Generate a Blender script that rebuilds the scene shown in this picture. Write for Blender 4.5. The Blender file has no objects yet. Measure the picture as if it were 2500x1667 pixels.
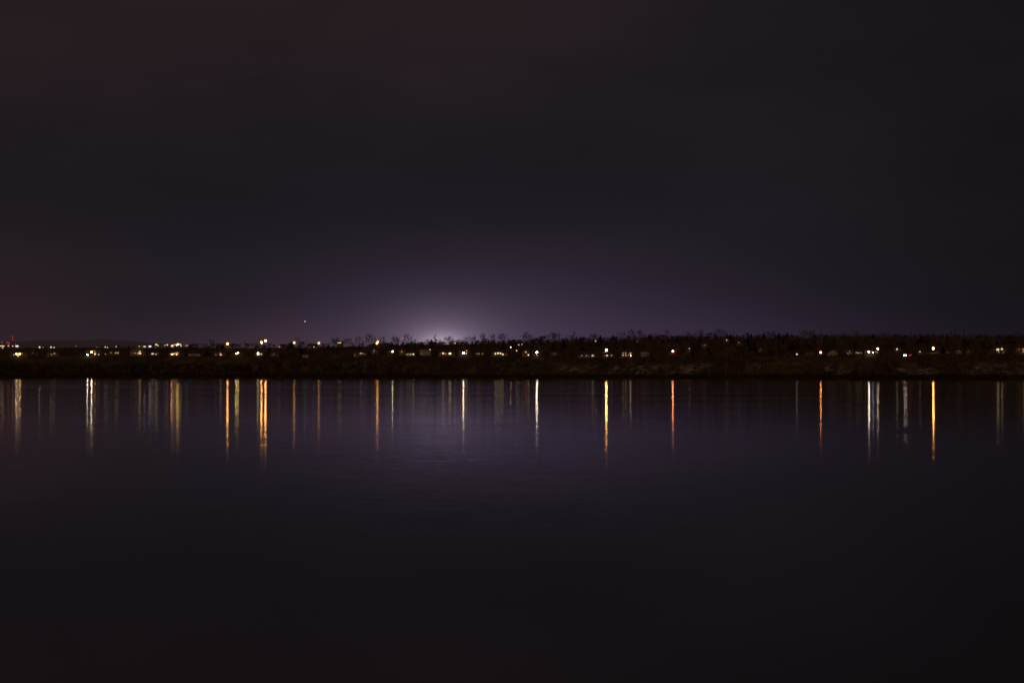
import bpy, math, random
from mathutils import Vector, Matrix, Euler

S = bpy.context.scene
COL = S.collection
R = math.radians

# ------------------------------------------------------------------ camera
F = 5000.0            # focal length in photograph pixels (2500 wide)
CX, CY = 1250.0, 833.5
HZ = 908.0            # row of the true horizon
CAMZ = 7.0
PITCH = math.atan((HZ - CY) / F)
cam_d = bpy.data.cameras.new('camera')
cam_d.sensor_width = 36.0
cam_d.lens = 36.0 * F / 2500.0
cam_d.clip_start = 0.5
cam_d.clip_end = 30000
cam = bpy.data.objects.new('camera', cam_d)
COL.objects.link(cam)
cam.location = (0, 0, CAMZ)
cam.rotation_euler = (R(90) + PITCH, 0, 0)
S.camera = cam

# ------------------------------------------------------------------ render / view
S.view_settings.view_transform = 'Standard'
S.view_settings.look = 'None'
S.view_settings.exposure = 0.0
S.view_settings.gamma = 1.0
S.view_settings.use_curve_mapping = False
S.render.engine = 'CYCLES'
cy = S.cycles
cy.use_light_tree = True
cy.use_adaptive_sampling = False
cy.use_denoising = True
try:
    cy.denoiser = 'OPENIMAGEDENOISE'
    cy.denoising_input_passes = 'RGB_ALBEDO_NORMAL'
except Exception:
    pass
cy.filter_width = 1.7
cy.max_bounces = 4
cy.diffuse_bounces = 1
cy.glossy_bounces = 2
cy.transmission_bounces = 2
cy.caustics_reflective = False
cy.caustics_refractive = False
cy.sample_clamp_indirect = 4.0
cy.sample_clamp_direct = 0.0


def ray(px, py):
    u = (px - CX) / F
    v = (CY - py) / F
    return Vector((u, math.cos(PITCH) - v * math.sin(PITCH), math.sin(PITCH) + v * math.cos(PITCH)))


def at(px, py, Y):
    d = ray(px, py)
    return Vector((0, 0, CAMZ)) + d * (Y / d.y)


def zat(py, Y):
    d = ray(CX, py)
    return CAMZ + Y * d.z / d.y


def topx(x, y, z):
    dy = y * math.cos(PITCH) + (z - CAMZ) * math.sin(PITCH)
    dz = -y * math.sin(PITCH) + (z - CAMZ) * math.cos(PITCH)
    return CX + F * x / dy, CY - F * dz / dy


# ------------------------------------------------------------------ night sky (world)
W = bpy.data.worlds.new('World')
S.world = W
W.use_nodes = True
nt = W.node_tree
nt.nodes.clear()


class NG:
    """tiny node-math helper"""
    def __init__(self, nt):
        self.nt = nt

    def val(self, sock, v):
        if hasattr(v, 'links') or isinstance(v, bpy.types.NodeSocket):
            self.nt.links.new(v, sock)
        else:
            sock.default_value = v

    def m(self, op, a, b=0.0, c=0.0, clamp=False):
        n = self.nt.nodes.new('ShaderNodeMath')
        n.operation = op
        n.use_clamp = clamp
        self.val(n.inputs[0], a)
        self.val(n.inputs[1], b)
        self.val(n.inputs[2], c)
        return n.outputs[0]

    def sstep(self, x, a, b):
        n = self.nt.nodes.new('ShaderNodeMapRange')
        n.interpolation_type = 'SMOOTHSTEP'
        self.val(n.inputs['Value'], x)
        n.inputs['From Min'].default_value = a
        n.inputs['From Max'].default_value = b
        return n.outputs[0]

    def scale(self, col, f):
        n = self.nt.nodes.new('ShaderNodeVectorMath')
        n.operation = 'SCALE'
        n.inputs[0].default_value = col[:3]
        self.val(n.inputs['Scale'], f)
        return n.outputs[0]

    def vadd(self, a, b):
        n = self.nt.nodes.new('ShaderNodeVectorMath')
        n.operation = 'ADD'
        self.val(n.inputs[0], a)
        self.val(n.inputs[1], b)
        return n.outputs[0]

    def vmul(self, a, f):
        n = self.nt.nodes.new('ShaderNodeVectorMath')
        n.operation = 'SCALE'
        self.val(n.inputs[0], a)
        self.val(n.inputs['Scale'], f)
        return n.outputs[0]


g = NG(nt)
tc = nt.nodes.new('ShaderNodeTexCoord')
sep = nt.nodes.new('ShaderNodeSeparateXYZ')
nt.links.new(tc.outputs['Generated'], sep.inputs[0])
dx, dy, dz = sep.outputs
AZ = g.m('ARCTAN2', dx, dy)
EL = g.m('ARCSINE', dz)


def blob(px, py, sx, sy, color, p=2.0, oneside=None):
    """light added round one direction of the sky; px, py, sx, sy in photograph pixels"""
    a0 = math.atan((px - CX) / F)
    e0 = math.atan((HZ - py) / F)
    a = g.m('DIVIDE', g.m('SUBTRACT', AZ, a0), sx / F)
    e = g.m('DIVIDE', g.m('SUBTRACT', EL, e0), sy / F)
    r2 = g.m('ADD', g.m('MULTIPLY', a, a), g.m('MULTIPLY', e, e))
    r = g.m('POWER', r2, p / 2.0)
    return g.scale(color, g.m('EXPONENT', g.m('MULTIPLY', r, -1.0)))


noise = nt.nodes.new('ShaderNodeTexNoise')
mp = nt.nodes.new('ShaderNodeMapping')
mp.inputs['Scale'].default_value = (1.0, 1.0, 3.2)
nt.links.new(tc.outputs['Generated'], mp.inputs[0])
nt.links.new(mp.outputs[0], noise.inputs['Vector'])
noise.inputs['Scale'].default_value = 6.4
noise.inputs['Detail'].default_value = 3.0
NZ = noise.outputs['Fac']

SKYBASE = (0.0128, 0.0102, 0.0142)
total = g.scale(SKYBASE, g.m('ADD', 0.72, g.m('MULTIPLY', NZ, 0.5)))
lights = [
    # wide purple light pollution round the far floodlights
    (1260, 930, 640, 250, (0.0300, 0.0185, 0.0400), 2.0),
    (1560, 900, 900, 105, (0.0120, 0.0068, 0.0190), 2.0),
    (1100, 905, 275, 155, (0.0330, 0.0235, 0.0400), 1.6),
    (1078, 862, 86, 60, (0.220, 0.174, 0.232), 1.3),
    (1080, 842, 46, 26, (0.24, 0.20, 0.23), 1.7),
    # sodium tint over the street lamps
    (730, 880, 240, 75, (0.0200, 0.0080, 0.0020), 2.0),
    # reddish murk, far left low
    (-60, 760, 330, 170, (0.0090, 0.0030, 0.0030), 2.0),
    (250, 900, 500, 110, (0.0070, 0.0030, 0.0036), 2.0),
]
for l in lights:
    total = g.vadd(total, blob(*l))
# warm high cloud over the upper left, with a soft slanting lower edge
edge = g.m('ADD', EL, g.m('MULTIPLY', AZ, -0.13))
edge = g.m('ADD', edge, g.m('MULTIPLY', g.m('SUBTRACT', NZ, 0.5), 0.06))
hi = g.sstep(edge, 620 / F, 900 / F)
hi = g.m('MULTIPLY', hi, g.sstep(AZ, 750 / F, -50 / F))
total = g.vadd(total, g.scale((0.0066, 0.0020, 0.0012), hi))
# darker towards the right hand side
total = g.vmul(total, g.m('SUBTRACT', 1.0, g.m('MULTIPLY', g.sstep(AZ, 500 / F, 1250 / F), 0.26)))
# warm fill glow added to the sky behind the camera, lights the far bank
back = g.sstep(dy, 0.1, -0.7)
total = g.vadd(total, g.scale((0.165, 0.092, 0.040), back))
# nothing below the horizon but dark
total = g.vmul(total, g.sstep(dz, -0.08, -0.01))
bg = nt.nodes.new('ShaderNodeBackground')
nt.links.new(total, bg.inputs['Color'])
bg.inputs['Strength'].default_value = 1.0
wo = nt.nodes.new('ShaderNodeOutputWorld')
nt.links.new(bg.outputs[0], wo.inputs['Surface'])

# ------------------------------------------------------------------ object helpers


class MB:
    def __init__(self):
        self.v = []
        self.f = []

    def add(self, vs, fs):
        b = len(self.v)
        self.v += [tuple(p) for p in vs]
        self.f += [tuple(b + i for i in f) for f in fs]

    def box(self, x0, x1, y0, y1, z0, z1):
        self.add([(x0, y0, z0), (x1, y0, z0), (x1, y1, z0), (x0, y1, z0),
                  (x0, y0, z1), (x1, y0, z1), (x1, y1, z1), (x0, y1, z1)],
                 [(3, 2, 1, 0), (4, 5, 6, 7), (0, 1, 5, 4), (1, 2, 6, 5), (2, 3, 7, 6), (3, 0, 4, 7)])

    def tube(self, a, b, ra, rb, n=3, cap=False):
        a = Vector(a)
        b = Vector(b)
        d = (b - a)
        if d.length < 1e-6:
            return
        d.normalize()
        u = d.cross(Vector((0.31, 0.87, 0.39)))
        if u.length < 1e-3:
            u = d.cross(Vector((1, 0, 0)))
        u.normalize()
        w = d.cross(u)
        vs = []
        for c, r in ((a, ra), (b, rb)):
            for i in range(n):
                t = 2 * math.pi * i / n
                vs.append(c + u * (math.cos(t) * r) + w * (math.sin(t) * r))
        fs = [(i, (i + 1) % n, n + (i + 1) % n, n + i) for i in range(n)]
        if cap:
            fs += [tuple(range(n))[::-1], tuple(range(n, 2 * n))]
        self.add(vs, fs)

    def mesh(self, name, mat=None, smooth=False):
        me = bpy.data.meshes.new(name)
        me.from_pydata(self.v, [], self.f)
        if mat:
            me.materials.append(mat)
        if smooth:
            for p in me.polygons:
                p.use_smooth = True
        me.update()
        return me

    def build(self, name, mat, parent=None, loc=None, smooth=False):
        o = bpy.data.objects.new(name, self.mesh(name, mat, smooth))
        COL.objects.link(o)
        if parent:
            o.parent = parent
        if loc is not None:
            o.location = loc
        return o


def tag(o, label=None, cat=None, group=None, kind=None):
    if label:
        o['label'] = label
    if cat:
        o['category'] = cat
    if group:
        o['group'] = group
    if kind:
        o['kind'] = kind
    return o


def empty(name, loc, rz=0.0):
    o = bpy.data.objects.new(name, None)
    COL.objects.link(o)
    o.location = loc
    o.rotation_euler = (0, 0, rz)
    return o


# ------------------------------------------------------------------ materials
def mat_noise(name, c1, c2, scale, rough=0.9, detail=4.0, stretch=(1, 1, 1)):
    m = bpy.data.materials.new(name)
    m.use_nodes = True
    n = m.node_tree
    b = n.nodes['Principled BSDF']
    t = n.nodes.new('ShaderNodeTexCoord')
    mpp = n.nodes.new('ShaderNodeMapping')
    mpp.inputs['Scale'].default_value = stretch
    no = n.nodes.new('ShaderNodeTexNoise')
    no.inputs['Scale'].default_value = scale
    no.inputs['Detail'].default_value = detail
    mx = n.nodes.new('ShaderNodeMix')
    mx.data_type = 'RGBA'
    mx.inputs['A'].default_value = (*c1, 1)
    mx.inputs['B'].default_value = (*c2, 1)
    n.links.new(t.outputs['Object'], mpp.inputs[0])
    n.links.new(mpp.outputs[0], no.inputs['Vector'])
    rp = n.nodes.new('ShaderNodeMapRange')
    rp.inputs['From Min'].default_value = 0.35
    rp.inputs['From Max'].default_value = 0.65
    n.links.new(no.outputs['Fac'], rp.inputs['Value'])
    n.links.new(rp.outputs[0], mx.inputs['Factor'])
    n.links.new(mx.outputs['Result'], b.inputs['Base Color'])
    b.inputs['Roughness'].default_value = rough
    b.inputs['Specular IOR Level'].default_value = 0.15
    return m


_em = {}


def emat(color, strength, sample=None):
    key = (color, round(strength, 3))
    if key in _em:
        return _em[key]
    m = bpy.data.materials.new('glowing_glass_and_halo')
    m.use_nodes = True
    n = m.node_tree
    n.nodes.clear()
    e = n.nodes.new('ShaderNodeEmission')
    e.inputs['Color'].default_value = (*color, 1)
    e.inputs['Strength'].default_value = strength
    o = n.nodes.new('ShaderNodeOutputMaterial')
    n.links.new(e.outputs[0], o.inputs['Surface'])
    try:
        m.cycles.emission_sampling = 'FRONT' if strength > 3.0 else 'NONE'
    except Exception:
        pass
    _em[key] = m
    return m


def emat_window(color, strength):
    """lit room seen through a curtain: uneven light over the pane"""
    key = ('w', color, round(strength, 3))
    if key in _em:
        return _em[key]
    m = bpy.data.materials.new('lit_window_glass')
    m.use_nodes = True
    n = m.node_tree
    n.nodes.clear()
    t = n.nodes.new('ShaderNodeTexCoord')
    no = n.nodes.new('ShaderNodeTexNoise')
    no.inputs['Scale'].default_value = 0.8
    n.links.new(t.outputs['Object'], no.inputs['Vector'])
    ma = n.nodes.new('ShaderNodeMath')
    ma.operation = 'MULTIPLY'
    ma.inputs[1].default_value = strength * 2.0
    n.links.new(no.outputs['Fac'], ma.inputs[0])
    e = n.nodes.new('ShaderNodeEmission')
    e.inputs['Color'].default_value = (*color, 1)
    n.links.new(ma.outputs[0], e.inputs['Strength'])
    o = n.nodes.new('ShaderNodeOutputMaterial')
    n.links.new(e.outputs[0], o.inputs['Surface'])
    try:
        m.cycles.emission_sampling = 'NONE'
    except Exception:
        pass
    _em[key] = m
    return m


def vary(m, lo, hi):
    """each tree its own shade: scale the base colour by the object's random number"""
    n = m.node_tree
    b = n.nodes['Principled BSDF']
    src = b.inputs['Base Color'].links[0].from_socket
    oi = n.nodes.new('ShaderNodeObjectInfo')
    mr = n.nodes.new('ShaderNodeMapRange')
    mr.inputs['To Min'].default_value = lo
    mr.inputs['To Max'].default_value = hi
    n.links.new(oi.outputs['Random'], mr.inputs['Value'])
    vm = n.nodes.new('ShaderNodeVectorMath')
    vm.operation = 'SCALE'
    n.links.new(src, vm.inputs[0])
    n.links.new(mr.outputs[0], vm.inputs['Scale'])
    n.links.new(vm.outputs[0], b.inputs['Base Color'])
    return m


M = {}
M['bark'] = mat_noise('bark', (0.055, 0.042, 0.032), (0.10, 0.078, 0.06), 6)
M['pale_bark'] = mat_noise('pale_bark', (0.16, 0.14, 0.12), (0.32, 0.29, 0.26), 8)
M['twigs'] = mat_noise('twigs', (0.11, 0.088, 0.060), (0.20, 0.155, 0.105), 5)
M['needles'] = mat_noise('needles', (0.018, 0.020, 0.010), (0.038, 0.038, 0.019), 9)
M['evergreen'] = mat_noise('evergreen_leaves', (0.034, 0.034, 0.016), (0.075, 0.068, 0.030), 7)
M['scrub'] = mat_noise('scrub_twigs', (0.030, 0.023, 0.015), (0.19, 0.145, 0.088), 0.14)
M['bank_scrub'] = mat_noise('bank_scrub_twigs', (0.030, 0.022, 0.016), (0.060, 0.042, 0.030), 0.15)
M['roof'] = mat_noise('roof_shingles', (0.05, 0.045, 0.042), (0.09, 0.08, 0.075), 3)
M['pale_roof'] = mat_noise('pale_roof_metal', (0.30, 0.29, 0.27), (0.42, 0.40, 0.38), 2)
M['wall'] = mat_noise('painted_siding', (0.22, 0.19, 0.15), (0.28, 0.24, 0.20), 1.5, stretch=(0.3, 0.3, 4))
M['pale_wall'] = mat_noise('pale_siding', (0.52, 0.48, 0.42), (0.62, 0.58, 0.52), 1.5, stretch=(0.3, 0.3, 4))
M['brick'] = mat_noise('brown_brick', (0.16, 0.10, 0.07), (0.24, 0.15, 0.11), 4)
M['frame'] = mat_noise('window_trim', (0.5, 0.48, 0.44), (0.6, 0.58, 0.54), 3)
M['darkglass'] = mat_noise('dark_glass', (0.02, 0.02, 0.025), (0.03, 0.03, 0.035), 3, rough=0.15)
M['metal'] = mat_noise('dull_metal', (0.12, 0.12, 0.12), (0.2, 0.2, 0.2), 5, rough=0.5)
M['paint_red'] = mat_noise('red_paint', (0.25, 0.03, 0.03), (0.3, 0.04, 0.04), 5, rough=0.4)
M['car_dark'] = mat_noise('dark_car_paint', (0.04, 0.045, 0.05), (0.06, 0.06, 0.07), 1, rough=0.25)
M['car_grey'] = mat_noise('grey_car_paint', (0.2, 0.2, 0.21), (0.24, 0.24, 0.25), 1, rough=0.25)
M['rubber'] = mat_noise('rubber', (0.02, 0.02, 0.02), (0.03, 0.03, 0.03), 5)
M['door'] = mat_noise('door_paint', (0.12, 0.06, 0.04), (0.16, 0.08, 0.05), 3)

vary(M['twigs'], 0.55, 1.75)
vary(M['needles'], 0.5, 1.5)
vary(M['evergreen'], 0.45, 1.8)
vary(M['pale_bark'], 0.6, 1.4)

# ------------------------------------------------------------------ terrain profile
def lerp_tab(tab, x):
    if x <= tab[0][0]:
        return tab[0][1]
    for (a, va), (b, vb) in zip(tab, tab[1:]):
        if x <= b:
            t = (x - a) / (b - a)
            t = t * t * (3 - 2 * t)
            return va + (vb - va) * t
    return tab[-1][1]


KD = F / 2430.0
SHORE = [(-4000, 1230), (0, 1230), (800, 1210), (1050, 1140), (1300, 1110), (1700, 1010), (2300, 905), (2500, 890), (6000, 870)]
FIELD = [(-4000, 893), (900, 893), (1300, 893), (1700, 890), (2500, 889)]
HOUSEY = [(-4000, 870), (400, 869.5), (900, 868), (1150, 869), (1450, 873), (1600, 871), (1900, 868), (2150, 865.5), (2500, 863)]
RIDGEY = [(-4000, 856), (450, 855), (560, 852), (700, 850), (860, 846), (1000, 842), (1250, 838), (1450, 832), (1650, 828), (2000, 827), (2500, 829), (6000, 830)]
FARY = [(-4000, 850), (0, 849.5), (430, 849), (520, 850), (700, 850), (1000, 845), (1250, 842), (1450, 836), (1650, 832), (2500, 833)]


def wob(x, k=0.0):
    return math.sin(x * 0.013 + k) * 0.5 + math.sin(x * 0.037 + 1.7 + k) * 0.3 + math.sin(x * 0.091 + 2.9 * k) * 0.2


def shore(px):
    return lerp_tab(SHORE, px) * KD + 14 * wob(px * 1.3, 0.4)


def hgt(px, s):
    D = shore(px)
    nodes = [(0, -0.25), (5, 0.55), (14, 1.3), (45, 3.0 + 0.5 * wob(px, 2)),
             (110, zat(lerp_tab(FIELD, px), D + 110)),
             (190, zat(lerp_tab(HOUSEY, px) + 0.5 * wob(px, 1), D + 190)),
             (250, zat(lerp_tab(HOUSEY, px) - 3, D + 250)),
             (420, zat(lerp_tab(RIDGEY, px), D + 420)),
             (850, zat(lerp_tab(FARY, px), D + 850)),
             (1300, zat(lerp_tab(FARY, px) + 1.0, D + 1300))]
    if s <= 0:
        return -0.25 + s * 0.06
    for (a, va), (b, vb) in zip(nodes, nodes[1:]):
        if s <= b:
            t = (s - a) / (b - a)
            return va + (vb - va) * t
    return nodes[-1][1]


def solve_s(px, py, lo=112, hi=420):
    """distance behind the shore where the ground shows at row py"""
    for _ in range(30):
        m = (lo + hi) / 2
        Y = shore(px) + m
        if topx(0, Y, hgt(px, m))[1] > py:
            lo = m
        else:
            hi = m
    return (lo + hi) / 2


def ground_point(px, s):
    Y = shore(px) + s
    return Vector(((px - CX) / F * Y, Y, hgt(px, s)))


# ground mesh: one fan shaped sheet from below the water's edge to beyond the far hills
cols = [-5200 + 60 * i for i in range(86)] + [-40 + 8 * i for i in range(325)] + [2560 + 60 * i for i in range(86)]
cols = sorted(set(cols))
rows_s = [-60, -10, 0, 3, 7, 12, 20, 32, 50, 70, 90, 105, 120, 135, 150, 165, 180, 195, 215, 235, 260, 300, 340, 380, 420,
          480, 560, 680, 850, 1100, 1300, 3000, 9000, 20000]
mb = MB()
rnd = random.Random(5)
for s in rows_s:
    for px in cols:
        Y = shore(px) + s
        z = hgt(px, s) + (0.25 * wob(px * 3.1 + s, s * 0.07) if 2 < s < 1000 else 0)
        mb.v.append(((px - CX) / F * Y, Y, z))
nc = len(cols)
for j in range(len(rows_s) - 1):
    for i in range(nc - 1):
        mb.f.append((j * nc + i, j * nc + i + 1, (j + 1) * nc + i + 1, (j + 1) * nc + i))

gm = bpy.data.materials.new('far_bank_ground')
gm.use_nodes = True
n = gm.node_tree
b = n.nodes['Principled BSDF']
b.inputs['Roughness'].default_value = 0.95
b.inputs['Specular IOR Level'].default_value = 0.05
gg = NG(n)
geo = n.nodes.new('ShaderNodeNewGeometry')


def gnoise(scale, stretch, detail=5):
    mpn = n.nodes.new('ShaderNodeMapping')
    mpn.inputs['Scale'].default_value = stretch
    n.links.new(geo.outputs['Position'], mpn.inputs[0])
    no = n.nodes.new('ShaderNodeTexNoise')
    no.inputs['Scale'].default_value = scale
    no.inputs['Detail'].default_value = detail
    n.links.new(mpn.outputs[0], no.inputs['Vector'])
    return no.outputs['Fac']


def gmix(a, b_, f):
    mx = n.nodes.new('ShaderNodeMix')
    mx.data_type = 'RGBA'
    for k, vv in (('A', a), ('B', b_)):
        if isinstance(vv, tuple):
            mx.inputs[k].default_value = (*vv, 1)
        else:
            n.links.new(vv, mx.inputs[k])
    n.links.new(f, mx.inputs['Factor'])
    return mx.outputs['Result']


sepz = n.nodes.new('ShaderNodeSeparateXYZ')
n.links.new(geo.outputs['Position'], sepz.inputs[0])
patch = gg.sstep(gnoise(0.012, (1.0, 0.5, 1)), 0.42, 0.6)
fine = gg.sstep(gnoise(0.09, (1.0, 0.35, 1)), 0.38, 0.62)
base = gmix((0.040, 0.030, 0.016), (0.125, 0.108, 0.050), patch)      # winter turf
base = gmix(base, (0.075, 0.055, 0.030), fine)
pale = gg.m('MULTIPLY', gg.sstep(gnoise(0.03, (1.0, 0.45, 1)), 0.49, 0.58), gg.sstep(gnoise(0.16, (1, 0.5, 1)), 0.38, 0.60))
band = gg.m('MULTIPLY', gg.sstep(sepz.outputs[2], 3.0, 6.0), gg.sstep(sepz.outputs[2], 19.0, 13.0))
side = gg.m('ADD', gg.sstep(sepz.outputs[0], -60.0, 120.0), 0.18, clamp=True)
pale = gg.m('MULTIPLY', gg.m('MULTIPLY', pale, band), side)
base = gmix(base, (0.34, 0.32, 0.30), pale)                            # bleached grass and bare earth
mud = gg.sstep(sepz.outputs[2], 1.1, 0.4)
base = gmix(base, (0.045, 0.034, 0.026), mud)
n.links.new(base, b.inputs['Base Color'])
ground = mb.build('ground', gm)
tag(ground, kind='structure')

# ------------------------------------------------------------------ lake
wm = bpy.data.materials.new('lake_water')
wm.use_nodes = True
n = wm.node_tree
n.nodes.clear()
gg = NG(n)
geo = n.nodes.new('ShaderNodeNewGeometry')


def wnoise(scale, stretch, detail=2.0, rough=0.5, color=False, off=0.0):
    mpn = n.nodes.new('ShaderNodeMapping')
    mpn.inputs['Scale'].default_value = stretch
    mpn.inputs['Location'].default_value = (off, off * 0.7, off * 1.3)
    n.links.new(geo.outputs['Position'], mpn.inputs[0])
    no = n.nodes.new('ShaderNodeTexNoise')
    no.inputs['Scale'].default_value = scale
    no.inputs['Detail'].default_value = detail
    no.inputs['Roughness'].default_value = rough
    n.links.new(mpn.outputs[0], no.inputs['Vector'])
    return no.outputs['Color' if color else 'Fac']


# calm and ruffled streaks lying across the view
ruff = wnoise(0.007, (0.16, 1.0, 1), 4, 0.6, off=3.1)
ruff2 = wnoise(0.03, (0.10, 1.0, 1), 3, 0.6, off=9.3)
amp = gg.m('ADD', gg.m('MULTIPLY', gg.sstep(ruff, 0.36, 0.64), 0.55), gg.m('MULTIPLY', gg.sstep(ruff2, 0.36, 0.64), 0.45))
amp = gg.m('ADD', gg.m('MULTIPLY', amp, 0.60), 0.66)
spw = n.nodes.new('ShaderNodeSeparateXYZ')
n.links.new(geo.outputs['Position'], spw.inputs[0])
breeze = gg.m('ADD', 0.80, gg.m('MULTIPLY', gg.sstep(spw.outputs[1], 200.0, 1300.0), 0.85))    # more wind far out, calm near


def slopes(colsock, k):
    sp = n.nodes.new('ShaderNodeSeparateXYZ')
    n.links.new(colsock, sp.inputs[0])
    return (gg.m('MULTIPLY', gg.m('SUBTRACT', sp.outputs[0], 0.5), k),
            gg.m('MULTIPLY', gg.m('SUBTRACT', sp.outputs[1], 0.5), k))


SLOPE_K = 0.015
a1 = slopes(wnoise(1.6, (0.8, 1.0, 1), 2.0, 0.55, True, 1.0), SLOPE_K)
a2 = slopes(wnoise(0.35, (0.6, 1.0, 1), 1.0, 0.5, True, 5.0), SLOPE_K * 0.45)
sx_ = gg.m('MULTIPLY', gg.m('ADD', a1[0], a2[0]), amp)
sy_ = gg.m('MULTIPLY', gg.m('ADD', a1[1], a2[1]), amp)
cmb = n.nodes.new('ShaderNodeCombineXYZ')
n.links.new(sx_, cmb.inputs[0])
n.links.new(sy_, cmb.inputs[1])
cmb.inputs[2].default_value = 1.0
nrm = n.nodes.new('ShaderNodeVectorMath')
nrm.operation = 'NORMALIZE'
n.links.new(cmb.outputs[0], nrm.inputs[0])
NOR = nrm.outputs[0]
gl = n.nodes.new('ShaderNodeBsdfAnisotropic')
gl.distribution = 'BECKMANN'
gl.inputs['Color'].default_value = (1, 1, 1, 1)
n.links.new(gg.m('SQRT', gg.m('MULTIPLY', gg.m('MULTIPLY', amp, breeze), 0.0074)), gl.inputs['Roughness'])
n.links.new(NOR, gl.inputs['Normal'])
df = n.nodes.new('ShaderNodeBsdfDiffuse')
df.inputs['Color'].default_value = (0.034, 0.033, 0.027, 1)
fr = n.nodes.new('ShaderNodeFresnel')
fr.inputs['IOR'].default_value = 1.333
n.links.new(NOR, fr.inputs['Normal'])
mxs = n.nodes.new('ShaderNodeMixShader')
n.links.new(fr.outputs[0], mxs.inputs[0])
n.links.new(df.outputs[0], mxs.inputs[1])
n.links.new(gl.outputs[0], mxs.inputs[2])
ow = n.nodes.new('ShaderNodeOutputMaterial')
n.links.new(mxs.outputs[0], ow.inputs['Surface'])
mb = MB()
mb.add([(-9000, -400, 0), (9000, -400, 0), (9000, 2700, 0), (-9000, 2700, 0)], [(0, 1, 2, 3)])
water = mb.build('lake_water', wm)
tag(water, kind='structure')

# ------------------------------------------------------------------ far hills
mb = MB()
hillY = 14000.0
top = [(-1600, 845), (-900, 838), (-300, 842), (-60, 840), (40, 834), (110, 830.5), (170, 831.5), (240, 829.5), (320, 832), (390, 838), (470, 846), (560, 853), (700, 858)]
hx = [-1600 + 12 * i for i in range(192)]
for row, (dyy, fz) in enumerate(((0, 0.0), (700, 0.55), (1500, 1.0), (2600, 0.2))):
    for px in hx:
        z = zat(lerp_tab(top, px) + 0.7 * wob(px * 3, 1), hillY + 1500)
        mb.v.append(((px - CX) / F * (hillY + dyy), hillY + dyy, z * fz - (30 if fz == 0 else 0)))
k = len(hx)
for j in range(3):
    for i in range(k - 1):
        mb.f.append((j * k + i, j * k + i + 1, (j + 1) * k + i + 1, (j + 1) * k + i))
hm = mat_noise('hazy_foothills', (0.22, 0.23, 0.36), (0.28, 0.30, 0.46), 0.002)  # distant haze is put into the base colour so the hills near the sky tone
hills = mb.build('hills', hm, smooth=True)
tag(hills, kind='structure')

# ------------------------------------------------------------------ lights and buildings
WSC = 0.55
WH = (1.0, 0.79, 0.52)
CR = (1.0, 0.69, 0.34)
YE = (1.0, 0.62, 0.16)
OR = (1.0, 0.42, 0.10)
SO = (1.0, 0.40, 0.075)
RO = (1.0, 0.27, 0.10)
PI_ = (1.0, 0.58, 0.44)
BL = (0.42, 0.52, 1.0)
GR = (0.92, 0.85, 0.36)
LV = (0.92, 0.88, 1.0)
RED = (1.0, 0.05, 0.06)

KEEP = []      # (px, py, rx, ry, Y): what trees in front must leave clear


def disc_bm(r, n=14, bulge=0.25):
    """shallow lens facing -Y, centred on the origin"""
    m_ = MB()
    vs = [(0, -r * bulge, 0)]
    for k_, (rr, yy) in enumerate(((0.6, 0.7), (1.0, 0.0))):
        for i in range(n):
            t = 2 * math.pi * i / n
            vs.append((math.cos(t) * r * rr, -r * bulge * yy, math.sin(t) * r * rr))
    fs = [(0, 1 + i, 1 + (i + 1) % n) for i in range(n)]
    fs += [(1 + i, 1 + n + i, 1 + n + (i + 1) % n, 1 + (i + 1) % n) for i in range(n)]
    m_.add(vs, fs)
    return m_


def housing_bm(r, n=14):
    m_ = MB()
    prof = [(1.12, -0.08), (1.12, 0.25), (0.8, 0.55), (0.25, 0.75)]
    vs = []
    for rr, yy in prof:
        for i in range(n):
            t = 2 * math.pi * i / n
            vs.append((math.cos(t) * r * rr, yy * r, math.sin(t) * r * rr))
    fs = []
    for j in range(len(prof) - 1):
        for i in range(n):
            fs.append((j * n + i, j * n + (i + 1) % n, (j + 1) * n + (i + 1) % n, (j + 1) * n + i))
    fs.append(tuple(range(3 * n, 4 * n)))
    fs.append(tuple(range(n))[::-1])
    m_.add(vs, fs)
    return m_


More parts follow.
